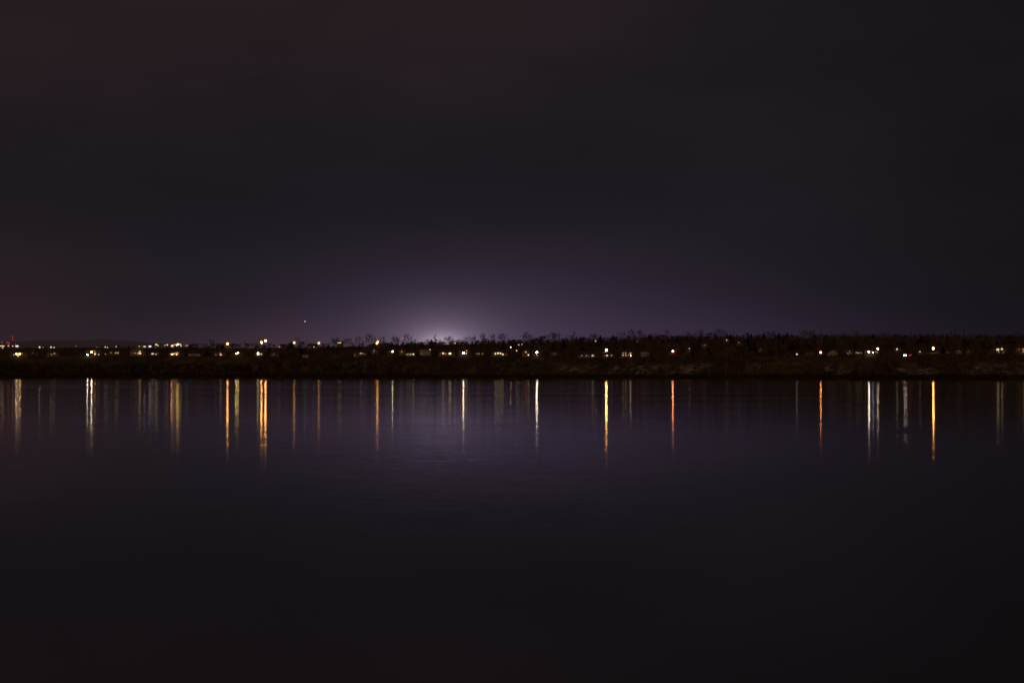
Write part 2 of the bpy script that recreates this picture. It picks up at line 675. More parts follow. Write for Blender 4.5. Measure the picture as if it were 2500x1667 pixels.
def street_lamp(px, py, s, rpx, color, strength, label, group='street lamps on the far hillside', name='street_lamp', arm=1.6):
    Y = shore(px) + s
    m = Y / F
    p = at(px, py, Y)
    dim = strength < 7.5 and color not in (SO, RO)
    r = rpx * m * (1.15 if dim else 0.74)
    gz = hgt(px, s)
    ax = arm * (1 if (int(px) % 2) else -1)
    t = empty(name, (p.x + ax, Y, gz))
    h = p.z - gz
    mb = MB()
    mb.tube((0, 0, -0.5), (0, 0, h + 0.5), 0.13, 0.08, 8, True)
    mb.build('pole', M['metal'], t)
    mb = MB()
    mb.tube((0, 0, h + 0.4), (-ax * 0.6, 0, h + 0.62), 0.07, 0.06, 6, True)
    mb.tube((-ax * 0.6, 0, h + 0.62), (-ax, 0.5 * r, h + 0.35), 0.06, 0.06, 6, True)
    mb.build('arm', M['metal'], t)
    hd = housing_bm(r).build('lamp_head', M['metal'], t, (-ax, 0, h))
    disc_bm(r).build('diffuser', emat(color, min(strength, 1.45) if dim else strength * (2.6 if color in (SO, RO) else 1.9)), hd, (0, -0.1 * r, 0))
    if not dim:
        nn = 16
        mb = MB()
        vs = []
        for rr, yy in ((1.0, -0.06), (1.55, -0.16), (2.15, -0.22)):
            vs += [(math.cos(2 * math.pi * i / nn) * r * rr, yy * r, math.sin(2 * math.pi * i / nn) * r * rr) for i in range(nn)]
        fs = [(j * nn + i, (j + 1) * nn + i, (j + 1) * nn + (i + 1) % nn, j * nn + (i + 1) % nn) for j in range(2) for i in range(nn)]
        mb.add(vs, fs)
        mb.build('halo_ring', emat(color, 0.55), hd)  # added glowing ring, stands in for the lens halo round bright lamps
    tag(t, label, 'street lamp', group)
    KEEP.append((px, py, rpx + 2.2, rpx + 2.2, Y))
    return t


def tower(px, pys, s, label):
    Y = shore(px) + s
    m = Y / F
    gz = hgt(px, s)
    ht = at(px, pys[0], Y).z - gz
    t = empty('radio_mast', ((px - CX) * m, Y, gz))
    mb = MB()
    w0, w1 = max(0.9, ht * 0.035), 0.35
    def cw(z):
        return w0 + (w1 - w0) * z / ht
    cs = [(-1, -1), (1, -1), (1, 1), (-1, 1)]
    nseg = max(4, int(ht / 3.5))
    for k_ in range(nseg):
        z0, z1 = ht * k_ / nseg, ht * (k_ + 1) / nseg
        for q in range(4):
            a, c = cs[q], cs[(q + 1) % 4]
            mb.tube((a[0] * cw(z0), a[1] * cw(z0), z0), (a[0] * cw(z1), a[1] * cw(z1), z1), 0.06, 0.06)
            mb.tube((a[0] * cw(z0), a[1] * cw(z0), z0), (c[0] * cw(z1), c[1] * cw(z1), z1), 0.04, 0.04)
            mb.tube((a[0] * cw(z1), a[1] * cw(z1), z1), (c[0] * cw(z1), c[1] * cw(z1), z1), 0.04, 0.04)
    mb.build('lattice', M['metal'], t)
    for py in pys:
        z = at(px, py, Y).z - gz
        r = 0.62 * m * 1.25
        mb = MB()
        n_ = 10
        vs = [(0, 0, r)]
        for j in range(1, 5):
            for i in range(n_):
                th = math.pi * j / 5
                vs.append((r * math.sin(th) * math.cos(2 * math.pi * i / n_), r * math.sin(th) * math.sin(2 * math.pi * i / n_), r * math.cos(th)))
        vs.append((0, 0, -r))
        fs = [(0, 1 + i, 1 + (i + 1) % n_) for i in range(n_)]
        for j in range(3):
            for i in range(n_):
                fs.append((1 + j * n_ + i, 1 + (j + 1) * n_ + i, 1 + (j + 1) * n_ + (i + 1) % n_, 1 + j * n_ + (i + 1) % n_))
        fs += [(len(vs) - 1, 1 + 3 * n_ + (i + 1) % n_, 1 + 3 * n_ + i) for i in range(n_)]
        mb.add(vs, fs)
        mb.build('beacon', emat(RED, 2.4), t, (0, 0, z + r * 0.4), smooth=True)
        KEEP.append((px, py, 2.5, 2.5, Y))
    tag(t, label, 'radio mast', 'radio masts with red beacons')
    return t


def house(cx, base, wpx, label, lights, wall_h=None, roof='side', mats=('wall', 'roof'), s=None, pitch=0.42,
          group='houses along the far shore', name='house', cat='house', depth=None, rot=0.0, dark=True, wsc=0.38):
    """lights: ('w', px, py, w, h, colour, strength) windows, ('l', px, py, r, colour, strength) wall lamps"""
    if s is None:
        s = solve_s(cx, base)
    Y = shore(cx) + s
    m = Y / F
    gz = hgt(cx, s) - 0.3
    w = wpx * m
    d = depth or min(11.0, max(6.0, w * 0.65))
    tops = [at(cx, l[2] - (l[4] / 2 if l[0] == 'w' else l[3]), Y).z - gz for l in lights]
    h = wall_h or max([3.2] + [t_ + 0.5 for t_ in tops])
    t = empty(name, ((cx - CX) * m, Y, gz), 0.0)
    wallm, roofm = M[mats[0]], M[mats[1]]
    mb = MB()
    x0, x1 = -w / 2, w / 2
    over = 0.45
    if roof == 'front':
        rise = w / 2 * pitch * 1.3
        mb.add([(x0, 0, -1.5), (x1, 0, -1.5), (x1, 0, h), (0, 0, h + rise), (x0, 0, h),
                (x0, d, -1.5), (x1, d, -1.5), (x1, d, h), (0, d, h + rise), (x0, d, h)],
               [(0, 1, 2, 3, 4), (9, 8, 7, 6, 5), (1, 6, 7, 2), (5, 0, 4, 9)])
    else:
        rise = d / 2 * pitch * 1.5
        mb.add([(x0, 0, -1.5), (x1, 0, -1.5), (x1, 0, h), (x0, 0, h),
                (x0, d, -1.5), (x1, d, -1.5), (x1, d, h), (x0, d, h),
                (x0, d / 2, h + (rise if roof == 'side' else 0)), (x1, d / 2, h + (rise if roof == 'side' else 0))],
               [(0, 1, 2, 3), (7, 6, 5, 4), (1, 5, 6, 9, 2), (4, 0, 3, 8, 7)])
    mb.build('wall', wallm, t)
    mb = MB()
    th = 0.18
    if roof == 'front':
        for sg in (-1, 1):
            xe = sg * (w / 2 + over)
            ze = h - over * rise / (w / 2)
            vs = []
            for zz in (0.02, th):
                vs += [(0, -over, h + rise + zz), (xe, -over, ze + zz), (xe, d + over, ze + zz), (0, d + over, h + rise + zz)]
            mb.add(vs, [(0, 1, 2, 3), (7, 6, 5, 4), (0, 4, 5, 1), (1, 5, 6, 2), (2, 6, 7, 3)])
    elif roof == 'side':
        for sg in (-1, 1):
            ye = -over if sg < 0 else d + over
            ze = h - over * rise / (d / 2)
            vs = []
            for zz in (0.02, th):
                vs += [(x0 - over, d / 2, h + rise + zz), (x0 - over, ye, ze + zz), (x1 + over, ye, ze + zz), (x1 + over, d / 2, h + rise + zz)]
            mb.add(vs, [(0, 1, 2, 3), (7, 6, 5, 4), (0, 4, 5, 1), (1, 5, 6, 2), (2, 6, 7, 3)])
    elif roof == 'hip':
        hr = min(w, d) / 2 * 0.9
        ze = h + 0.02
        vs = [(x0 - over, -over, ze), (x1 + over, -over, ze), (x1 + over, d + over, ze), (x0 - over, d + over, ze),
              (x0 + hr, d / 2, h + rise), (x1 - hr, d / 2, h + rise)]
        mb.add(vs, [(0, 1, 5, 4), (1, 2, 5), (2, 3, 4, 5), (3, 0, 4), (3, 2, 1, 0)])
    else:
        mb.box(x0 - 0.2, x1 + 0.2, -0.2, d + 0.2, h + 0.02, h + 0.5)
    rf = mb.build('roof', roofm, t)
    if name == 'house' and roof != 'front' and w > 8:
        cxm = w * 0.22 * (1 if int(cx) % 2 else -1)
        mb = MB()
        mb.box(cxm - 0.4, cxm + 0.4, d * 0.55, d * 0.55 + 0.8, h + rise * 0.4, h + rise + 0.9)
        mb.build('chimney', M['brick'], rf)
    used = []
    for l in lights:
        p = at(l[1], l[2], Y)
        lx = p.x - (cx - CX) * m
        lz = p.z - gz
        if l[0] == 'w':
            ww, hh = l[3] * m, l[4] * m
            used.append((lx - ww / 2, lx + ww / 2))
            mb = MB()
            fw = 0.10
            mb.box(-ww / 2 - fw, ww / 2 + fw, -0.07, -0.003, hh / 2, hh / 2 + fw)
            mb.box(-ww / 2 - fw, ww / 2 + fw, -0.09, -0.003, -hh / 2 - fw, -hh / 2)
            mb.box(-ww / 2 - fw, -ww / 2, -0.06, -0.003, -hh / 2, hh / 2)
            mb.box(ww / 2, ww / 2 + fw, -0.06, -0.003, -hh / 2, hh / 2)
            nm = max(0, min(3, int(ww / 1.3)))
            for q in range(nm):
                xx = -ww / 2 + ww * (q + 1) / (nm + 1)
                mb.box(xx - 0.04, xx + 0.04, -0.055, -0.03, -hh / 2, hh / 2)
            wo_ = mb.build('window', M['frame'], t, (lx, 0, lz))
            mb = MB()
            mb.add([(-ww / 2, -0.025, -hh / 2), (ww / 2, -0.025, -hh / 2), (ww / 2, -0.025, hh / 2), (-ww / 2, -0.025, hh / 2)], [(0, 1, 2, 3)])
            mb.build('pane', emat_window(l[5], l[6] * (wsc if l[6] > 1.2 else 0.8)), wo_)
            KEEP.append((l[1], l[2], l[3] / 2 + 0.8, l[4] / 2 + 0.8, Y))
        else:
            dim = l[5] < 7.5
            r = l[3] * m * (1.15 if dim else 0.72)
            used.append((lx - r, lx + r))
            hd = housing_bm(r).build('wall_lamp', M['metal'], t, (lx, -0.9 * r - 0.05, lz))
            disc_bm(r).build('diffuser', emat(l[4], min(l[5], 1.45) if dim else l[5] * 2.1), hd, (0, -0.1 * r, 0))
            KEEP.append((l[1], l[2], l[3] + 1.2, l[3] + 1.2, Y))
    # an unlit door and windows where the wall is free
    if dark and name == 'house':
        xx = x0 + 1.2
        k_ = 0
        while xx < x1 - 1.2 and k_ < 5:
            if all(xx + 0.9 < a or xx - 0.9 > b_ for a, b_ in used):
                mb = MB()
                if k_ == 1:
                    mb.box(xx - 0.48, xx + 0.48, -0.05, -0.003, 0.3, 2.35)
                    mb.build('door', M['door'], t)
                else:
                    mb.box(xx - 0.7, xx + 0.7, -0.06, -0.003, 1.1, 2.3)
                    f_ = mb.build('window', M['frame'], t)
                    mb = MB()
                    mb.box(xx - 0.6, xx + 0.6, -0.075, -0.063, 1.2, 2.2)
                    mb.build('pane', M['darkglass'], f_)
                k_ += 1
            xx += 2.6
    tag(t, label, cat, group)
    KEEP.append((cx, base - h / m / 2, wpx / 2 * 0.7, h / m / 2 * 0.7, Y))
    return t


w_, l_ = 'w', 'l'
HOUSES = [
    (45, 871, 42, 'wide house with the big double orange light, at the far left', [
        (l_, 34, 865.5, .8, WH, 3), (w_, 44.5, 864.5, 8, 6, CR, 3.0), (w_, 53, 863, 4, 3, YE, .5), (l_, 39.8, 864.2, 1.1, (1, .55, .18), 32),
        (l_, 49, 864.2, 1.1, (1, .55, .18), 32), (l_, 44.5, 869.3, 1.1, CR, 6)], 'side'),
    (82, 868.5, 20, 'dark house with one dim window, between the orange lit house and the pinkish one', [(w_, 80, 860.5, 2, 1.6, WH, .15)], 'hip'),
    (128, 870, 28, 'house with two dim pinkish orange windows near the left end', [(w_, 126, 865, 5, 1.8, OR, .5), (w_, 133, 862.5, 3, 3, PI_, .6)], 'side'),
    (226, 869, 38, 'house with two brilliant white lamps and yellow upstairs windows', [
        (l_, 214, 866, 1.4, WH, 30), (l_, 224, 859.5, 1.7, WH, 46), (w_, 231.5, 861.5, 3.4, 3.4, YE, 2.2), (w_, 230, 856.3, 4, 1.8, YE, .5),
        (l_, 241, 865.5, .9, CR, 5), (l_, 232, 864.8, .8, SO, 12)], 'side'),
    (279, 868, 32, 'house with a row of three yellow windows, left of the peaked orange lit one', [
        (w_, 271, 861, 5, 2.6, YE, .25), (w_, 282.5, 861.3, 3.4, 3, YE, 1.4), (w_, 287.8, 861.3, 2.6, 3.8, YE, 1.6)], 'hip'),
    (335, 869, 36, 'house with a tall peaked window glowing pale orange', [
        (w_, 322, 862, 2, 1.6, GR, .2), (w_, 330, 862, 6, 2.2, OR, .5), (w_, 336.6, 862.3, 2, 3.6, OR, 1.6), (w_, 341.3, 857.8, 4.5, 3, CR, 1.5),
        (w_, 341.5, 862.4, 5.5, 4, CR, 3.0)], 'front'),
    (376, 868, 26, 'small house with two cream windows, right of the peaked orange lit one', [
        (w_, 372.5, 863.5, 5.6, 2.8, CR, 3.2), (w_, 381.5, 863.6, 2.6, 2, CR, 1.8), (l_, 380, 865.5, .6, CR, 4)], 'hip'),
    (428, 869, 30, 'house with a row of striped orange windows under the yellow floodlights', [
        (w_, 422.3, 864.2, 4.6, 3.4, CR, 4.5), (w_, 427.2, 862.8, 2, 4, OR, 3.0), (w_, 430.7, 862.8, 2, 5, OR, 3.0), (w_, 434, 862.5, 2, 5, OR, 2.5),
        (l_, 419, 864.8, .9, RO, 55), (l_, 431, 866, .8, SO, 14)], 'side'),
    (474, 869, 28, 'unlit house with pale walls, right of the house with striped orange windows', [(w_, 453.6 + 8, 865.8, 1.4, 1.4, WH, .12)], 'hip'),
    (536, 869, 28, 'house with a small orange window above a pale one, below the first street lamp', [
        (w_, 527, 866, 1.3, 1.3, WH, .7), (w_, 538, 862, 2.6, 2, OR, .9), (w_, 539, 865.9, 4.6, 2.2, WH, 3.0)], 'side'),
    (579, 868.5, 32, 'house with a pair of bright yellow lamps side by side', [
        (l_, 576.3, 863.4, 1.3, YE, 22), (l_, 581.3, 861.2, 1.3, YE, 22), (w_, 579, 862.3, 3, 3.5, CR, 2.5)], 'hip'),
    (632, 870, 24, 'house with one large square white window and a small one beside it', [
        (w_, 630.3, 863.8, 5.4, 5.6, WH, 5.0), (l_, 638, 864.5, 1.2, WH, 6), (l_, 630, 861, .7, PI_, 20)], 'side'),
    (670, 870, 20, 'dark house with a tiny white light, right of the large square window', [(w_, 668, 864, 1.8, 1.8, WH, .3)], 'side'),
    (690, 851, 24, 'big dark roofed house against the sky, with one pinkish window', [(w_, 681.8, 846.2, 4, 1.6, PI_, .9)], 'hip'),
    (762, 852, 24, 'dark house with a small white light, left of the fifth street lamp', [(w_, 766.5, 846.6, 2.6, 1.6, WH, 1.2), (w_, 755, 846.4, 3, 1.4, WH, .12)], 'side'),
    (746, 873, 14, 'low shed with a pale roof on the field', [], 'side'),
    (830, 843, 16, 'flat building with a white lit strip on the skyline', [(w_, 828.3, 836.9, 8.4, 1.3, GR, 3.5), (w_, 832, 834.2, 3, .9, GR, .6)], 'flat'),
    (879, 869, 32, 'house with two small cream windows, left of the dark wooded dip', [
        (w_, 866, 866.6, 2.4, 1.2, WH, .25), (w_, 880.6, 862.5, 4, 2, CR, 1.1), (w_, 885.6, 862.5, 1.6, 1.4, CR, 1.2), (w_, 891, 864.8, 1.3, 1.3, PI_, .5)], 'side'),
    (914, 866, 16, 'narrow dark house with a tiny white light, under the double street lamp', [(w_, 913.2, 856.2, 1.3, 1.5, WH, 1.0), (w_, 912.6, 860.5, 1, 1.6, WH, .3)], 'front'),
    (957, 867, 24, 'house with a single yellow lamp, left of the thin orange window', [(l_, 958.5, 858, 1.9, (1, .85, .5), 8), (w_, 952, 858.3, 1.8, 1.4, GR, .3)], 'side'),
    (981, 868, 16, 'dark house with one thin orange window', [(w_, 980.6, 858.8, 1.8, 4.4, OR, .6)], 'front'),
    (1003, 869.5, 24, 'low house with a row of dim windows and a bright cream one', [
        (w_, 994, 865, 2.6, 2.8, GR, .6), (w_, 998, 864.6, 1.2, 3.6, GR, .6), (w_, 1002.3, 864.6, 2.2, 3.8, GR, .7), (w_, 1009, 864.5, 3.6, 2.8, CR, 4)], 'hip'),
    (1038, 868, 26, 'unlit house with a long pale roof, under the white sky glow', [(w_, 1029.5, 861.2, 2.4, 1.2, WH, .4)], 'side'),
    (1090, 869, 40, 'house with a cream lamp on the left and a wide white light on the right', [
        (w_, 1075.8, 863.2, 1.6, 1.4, GR, .3), (l_, 1082, 862.5, 1.9, CR, 5), (w_, 1088, 863.6, 2.6, 2.2, OR, 1.0), (w_, 1098.5, 863, 5.6, 3.2, WH, 6.0)], 'side'),
    (1132, 868.5, 28, 'house with the brightest white lamp of the middle, beside two small ones', [
        (l_, 1131.5, 861.6, 2.1, WH, 26), (w_, 1127, 864, 2.4, 2.2, YE, 1.3), (l_, 1138, 862.4, 1.3, CR, 6), (l_, 1139, 856.2, 1.0, OR, 4)], 'side'),
    (1170, 869, 26, 'dark house with three dim windows, right of the brightest middle lamp', [
        (w_, 1163, 862.6, 1.3, 1.3, WH, .4), (w_, 1168.5, 863.3, 3.4, 2.2, GR, .5), (w_, 1178, 863.3, 3.4, 2.2, GR, .25)], 'hip'),
    (1220, 869.5, 40, 'house with a row of four bright yellowish windows', [
        (w_, 1209.5, 863.2, 2.6, 4, GR, 3.5), (w_, 1216, 862.2, 4, 3.2, GR, 4.0), (w_, 1222, 862.5, 3.6, 3.0, CR, 4.0), (w_, 1227.6, 865, 3.4, 3, CR, 4.5),
        (w_, 1235, 865, 1.2, 1.2, WH, .25)], 'side'),
    (1284, 871, 18, 'house with a dim red orange lamp above a white one', [(l_, 1283.6, 859.5, 1.5, RO, 2.2), (l_, 1290, 866.5, 1.5, WH, 4), (w_, 1277, 866, 2, 1, WH, .1)], 'front'),
    (1310, 871, 22, 'house with a big white lamp, right of the red orange one', [
        (l_, 1310.5, 860, 2.4, WH, 27), (w_, 1305, 866, 1.8, 1.4, WH, .3), (w_, 1311.3, 867, 2, 3, PI_, .8)], 'side'),
    (1353, 869, 18, 'unlit house with one grey window, in the trees right of the big white lamp', [(w_, 1353.5, 862.6, 4.4, 2.4, WH, .07)], 'hip'),
    (1434, 873.5, 44, 'long low house with a square yellow window at its right end', [
        (w_, 1420.5, 868, 1.3, 1.6, WH, .9), (w_, 1431.5, 868, 1.8, 1.8, WH, .7), (w_, 1436.5, 868.5, 3.6, 1.4, GR, .14), (w_, 1447, 868, 4.6, 3.4, GR, 1.0)], 'side'),
    (1485, 873.5, 30, 'low house with a white window, below the bright orange lamp', [
        (w_, 1476, 867.6, 1.3, 1.8, WH, .4), (w_, 1482, 867.6, 4, 2.8, WH, 3.0), (w_, 1493, 867.4, 3.6, 1.8, WH, .6)], 'hip'),
    (1531, 872.5, 30, 'two storey house with windows lit on both floors', [
        (w_, 1521.5, 862.2, 2, 2, CR, 1.8), (w_, 1527.4, 861.4, 2, 2, CR, 1.8), (w_, 1539.4, 862, 3, 2, WH, 2.5), (w_, 1521, 867.1, 3.4, 1.8, WH, 2.2),
        (w_, 1527.8, 866.8, 2, 3.2, YE, 2.8), (w_, 1534, 866.4, 1.3, 1.8, YE, .8), (w_, 1539, 865.4, 2, 1.8, WH, 1.2), (l_, 1539.6, 868.4, .7, PI_, 18)], 'side'),
    (1575, 870, 20, 'unlit house with a pale roof, right of the two storey one', [], 'side'),
    (1683, 862, 18, 'dark house with a white lamp above a dim one, on the wooded slope', [(l_, 1683, 850.7, 1.1, WH, 4), (w_, 1683.5, 856.2, 1, 1.4, WH, .4)], 'front'),
    (1719, 851, 16, 'dark house with a dim slit of light, high in the wood', [(w_, 1720, 841.8, 3.4, 1.0, WH, .35)], 'side'),
    (1774, 840, 12, 'dark house with a tiny yellow light, just under the tree tops', [(l_, 1774.2, 830.4, .9, YE, 3.0)], 'front'),
    (1805, 845, 16, 'dark house with a faint white window under the tree tops', [(w_, 1804, 836, 2.6, 1.4, WH, .4)], 'side'),
    (1856, 860, 18, 'unlit pale gabled house half hidden on the wooded slope', [], 'front'),
    (1976, 866, 20, 'unlit pale house in the wood, left of the dim orange lamp', [], 'side'),
    (2034, 867, 24, 'unlit house with a pale front gable, right of the dim orange lamp', [], 'front'),
    (2072, 867, 22, 'house with three tiny lights in a row, left of the cream strip', [
        (w_, 2074.5, 857.4, 2.6, 1.8, GR, .3), (w_, 2068.5, 862.6, 1.2, 1.8, WH, .9), (w_, 2072.5, 862.6, 1.4, 1.2, WH, .6), (w_, 2078.5, 862.4, 1.6, 1.2, WH, .5)], 'side'),
    (2097, 866.5, 20, 'house with a strip of cream windows, left of the white flood lit one', [
        (w_, 2090.5, 860.2, 1.6, 1.6, WH, 2.0), (w_, 2095.3, 861.4, 4.6, 1.6, CR, 1.5), (w_, 2102.4, 861, 1.3, 1.3, WH, 1.2)], 'hip'),
    (2121, 867, 18, 'house with a bright white lamp on its pale front, beside the blue light', [(l_, 2121, 858.6, 2.2, WH, 30)], 'side'),
    (2138, 866.5, 14, 'garage with a blue light and small orange lights', [
        (l_, 2131.5, 860.6, 1.5, BL, 8.5), (w_, 2138, 858.4, 4.4, 1.2, OR, 1.2), (w_, 2142.3, 860, 1.2, 2.4, OR, 1.0)], 'flat'),
    (2190, 862, 18, 'dark house with one white lamp, above the two cars', [(l_, 2189.5, 852.3, 1.5, WH, 3.5)], 'side'),
    (2246, 866, 18, 'dark house with one white window, left of the bright orange lamp', [(w_, 2246, 858.5, 3, 1.8, WH, 2.6), (w_, 2239, 858.7, 1, 1, WH, .2)], 'side'),
    (2304, 863, 32, 'long low unlit house, right of the bright orange lamp', [], 'side'),
    (2341, 863, 13, 'small house with a pale pointed front gable', [], 'front'),
    (2368, 864, 20, 'unlit house, right of the small pale pointed gable', [(w_, 2364, 857, 1, 2.6, PI_, .12)], 'hip'),
    (2441, 865, 32, 'house with two large square cream windows near the right end', [
        (w_, 2436, 853.2, 6.0, 4.2, WH, 3.2), (w_, 2446, 852, 3.6, 3.6, CR, 3.8), (w_, 2438.2, 858.6, 1.4, 2.6, WH, 2.5), (w_, 2450, 860, 1.8, 1.4, WH, .5)], 'side'),
    (2494, 865, 26, 'house with an orange grid window, cut by the right edge', [
        (w_, 2488, 852.4, 2, 2, WH, .3), (w_, 2497.4, 852.6, 1.6, 4.2, OR, 1.6), (w_, 2500, 852.6, 1.6, 4.2, OR, 2.0), (w_, 2498.6, 858.4, 3.6, 2.4, OR, .9)], 'hip'),
]
PALE = {474, 1038, 1575, 1856, 2034, 2121, 2304, 2341, 746}
for i, (cx_, by, wp, lab, ls, rf) in enumerate(HOUSES):
    pm = ('pale_wall' if cx_ in PALE else ('wall', 'brick', 'wall')[i % 3], 'pale_roof' if cx_ in (746, 1038, 1575) else 'roof')
    kw = {}
    if cx_ == 746:
        kw = dict(name='shed', cat='shed', group='outbuildings', wall_h=2.0, depth=5)
    if cx_ == 2138:
        kw = dict(name='garage', cat='garage', group='outbuildings')
    if cx_ == 830:
        kw = dict(name='flat_roofed_building', cat='building', group='commercial buildings on the plain')
    if not ls and cx_ not in (746,):
        kw['wall_h'] = 3.0
    house(cx_, by, wp, lab, ls, roof=rf, mats=pm, **kw)

# commercial strip far out on the plain at the left
STORES = [
    (5, 17, 'long store front glowing cream, cut by the left edge', [(w_, 5, 844.6, 11.5, 1.5, CR, 6), (l_, 7, 850.2 - 1.2, 1.0, WH, 6)]),
    (19, 11, 'store with an orange lit front, under the small red beacons', [(w_, 18.5, 844.5, 8, 1.6, OR, 4), (w_, 20.5, 842.4, 2.4, 1.0, CR, .8)]),
    (29, 8, 'store with a white lit front, under the tall red beacons', [(w_, 28.8, 845, 7, 1.4, WH, 6)]),
    (42, 11, 'store with a bright white front, right end of the far left row', [(w_, 41.5, 844.8, 6, 2.0, LV, 12)]),
    (101, 17, 'low shed with one white lamp and one dim lamp, on the left skyline', [(l_, 97, 848 - .6, 1.5, WH, 2.2), (w_, 105, 847.8, 2.4, 1.1, WH, .5)]),
    (128, 15, 'low shed with two white lamps, second from the left on the skyline', [(l_, 125, 847.6, 1.4, WH, 1.8), (l_, 132, 848.2, 1.0, WH, 3)]),
    (240, 14, 'dark shed with a faint strip light, left skyline above the two white lamps', [(w_, 237, 847.2, 5, .8, GR, .3), (w_, 245, 847.4, 2, .8, GR, .3)]),
    (259, 12, 'shed with two small white lights on the left skyline', [(l_, 257, 847, 1.0, WH, 4), (l_, 262.5, 848.2, .9, WH, 2)]),
    (284, 9, 'shed with a single small white light on the left skyline', [(l_, 284, 846, .9, WH, 2)]),
    (346, 26, 'store with a wide white window and one tiny light, left of the whitest front', [(l_, 340, 845.5, .9, WH, 3), (w_, 352.8, 845.8, 5, 2.0, LV, 5)]),
    (367, 15, 'store with the whitest and widest lit front', [(w_, 365, 845.5, 8.4, 3.0, LV, 5.5)]),
    (379, 8, 'small kiosk with a white light under the greenish yellow lamps', [(w_, 377, 846.5, 4, 1.4, WH, 2.0)]),
    (404, 9, 'building with a pale bluish window, left of the yellow flood lights', [(w_, 402.5, 842.6, 4, 2.2, BL, .9)]),
    (421, 9, 'building with a glowing pinkish white front, left of the big yellow lights', [(w_, 420.5, 844, 5, 3.6, PI_, 9)]),
    (456, 11, 'low building with a faint white front, right end of the plain', [(w_, 456, 843.6, 7, 1.5, WH, .8)]),
]
for i, (cx_, wp, lab, ls) in enumerate(STORES):
    house(cx_, 849, wp, lab, ls, roof='flat', mats=(('wall', 'pale_wall')[i % 2], 'roof'), s=800 + 20 * (i % 3),
          name='store', cat='building', wsc=0.26, group='commercial buildings on the plain', depth=14)
FLOODS = [
    (381, 841, 1.6, GR, 3.5, 'greenish yellow flood light, upper of two on the plain'),
    (385.5, 843.2, 1.1, GR, 2.5, 'greenish yellow flood light, lower of two on the plain'),
    (408.5, 841.8, 1.4, YE, 6, 'small yellow flood light, alone left of the pinkish store front'),
    (427, 841.5, 1.2, YE, 3.5, 'yellow flood light, leftmost of the big cluster'),
    (431.5, 842.2, 1.4, YE, 8, 'yellow flood light, second from left of the big cluster'),
    (434.8, 840.6, 1.8, YE, 12, 'brightest yellow flood light, in the middle of the big cluster'),
    (440.6, 840.8, 1.3, YE, 4, 'yellow flood light, rightmost of the big cluster'),
    (441.8, 844, 1.1, GR, 3.5, 'low yellow flood light under the right end of the big cluster'),
]
for i, (px, py, r, c, st, lab) in enumerate(FLOODS):
    street_lamp(px, py, 770 + 6 * (i % 3), r, c, st, lab, 'flood lights on the plain', 'flood_light', 1.0)
LAMPS = [
    (555.6, 838.8, 2.3, SO, 26, 395, 'orange street lamp standing alone, leftmost on the ridge'),
    (638.8, 836, 2.3, SO, 30, 385, 'orange street lamp, lower of the close pair on the ridge'),
    (648.4, 831.6, 2.4, SO, 34, 395, 'orange street lamp, higher of the close pair on the ridge'),
    (718.4, 836.6, 2.4, SO, 3.2, 400, 'orange street lamp right of the big dark roof on the ridge'),
    (778.4, 837.4, 2.4, SO, 2.4, 400, 'orange street lamp alone among low trees, right of the dark roofed house'),
    (920, 838.2, 1.9, SO, 8, 395, 'orange street lamp among tall bare trees, lower of two touching'),
    (922.4, 834.8, 1.9, SO, 8, 400, 'orange street lamp among tall bare trees, upper of two touching'),
    (1480.2, 854.5, 2.5, SO, 80, 300, 'bright orange street lamp over the low house, in the right half'),
    (1642.6, 857.4, 2.0, RO, 30, 280, 'small reddish orange street lamp alone in the dark wood'),
    (2003.6, 860.2, 2.3, RO, 14, 230, 'reddish orange street lamp left of the pale front gable'),
    (2142.8, 851.4, 2.1, (1, .72, .5), 15, 270, 'whitish street lamp above the garage with the blue light'),
    (2278.6, 850.4, 2.6, SO, 52, 250, 'brightest orange street lamp of the right end'),
    (1945.5, 864.6, 1.5, WH, 4, 215, 'small white street lamp alone in the dark wood'),
    (1247.2, 847.6, 1.0, WH, 7.6, 330, 'small white yard lamp, leftmost of three above the yellow windows'),
    (1266.4, 841.6, 1.0, CR, 6, 370, 'small cream yard lamp, middle of three high in the trees'),
    (1274.2, 840.4, .8, CR, 2, 380, 'faint cream yard lamp, rightmost of three high in the trees'),
    (1261.2, 855.7, 1.1, WH, 5, 290, 'small white yard lamp left of the dim red orange light'),
    (1050, 853.6, 1.1, WH, 4, 310, 'small white yard lamp over the long pale roof'),
    (1111.3, 837.6, .9, WH, 4, 400, 'tiny white yard lamp on the skyline, right of the sky glow'),
    (1454, 832.6, .9, WH, 3, 400, 'tiny white yard lamp high above the long low house'),
    (1556, 834.4, .8, WH, 1.0, 400, 'faint white yard lamp near the tree tops'),
    (257.5, 864.2, .9, WH, .6, 215, 'faint white yard lamp right of the two brilliant white ones'),
]
for (px, py, r, c, st, s_, lab) in LAMPS:
    small = 'yard lamp' in lab
    street_lamp(px, py, s_, r, c, st, lab, 'yard lamps in the trees' if small else 'street lamps on the far hillside',
                'yard_lamp' if small else 'street_lamp', 0.7 if small else 1.6)

TOWERS = [
    (4.5, [836], 1150, 'short radio mast with one red beacon, leftmost of all'),
    (17, [836.6], 1180, 'short radio mast with one red beacon, left of the pair below the tall mast'),
    (22, [837.6], 1160, 'short radio mast with one red beacon, just left of the tall mast'),
    (30.5, [822.5, 829], 1200, 'tall radio mast with two red beacons one above the other'),
    (38, [841.2], 1100, 'low mast with one red beacon, just right of the tall mast'),
    (186, [845], 1000, 'lone low mast with a red beacon above dark trees on the left skyline'),
    (982.6, [826.6], 900, 'mast with a red beacon in the bare trees, left of two'),
    (991, [826.6], 900, 'mast with a red beacon in the bare trees, right of two'),
]
for t_ in TOWERS:
    tower(*t_)

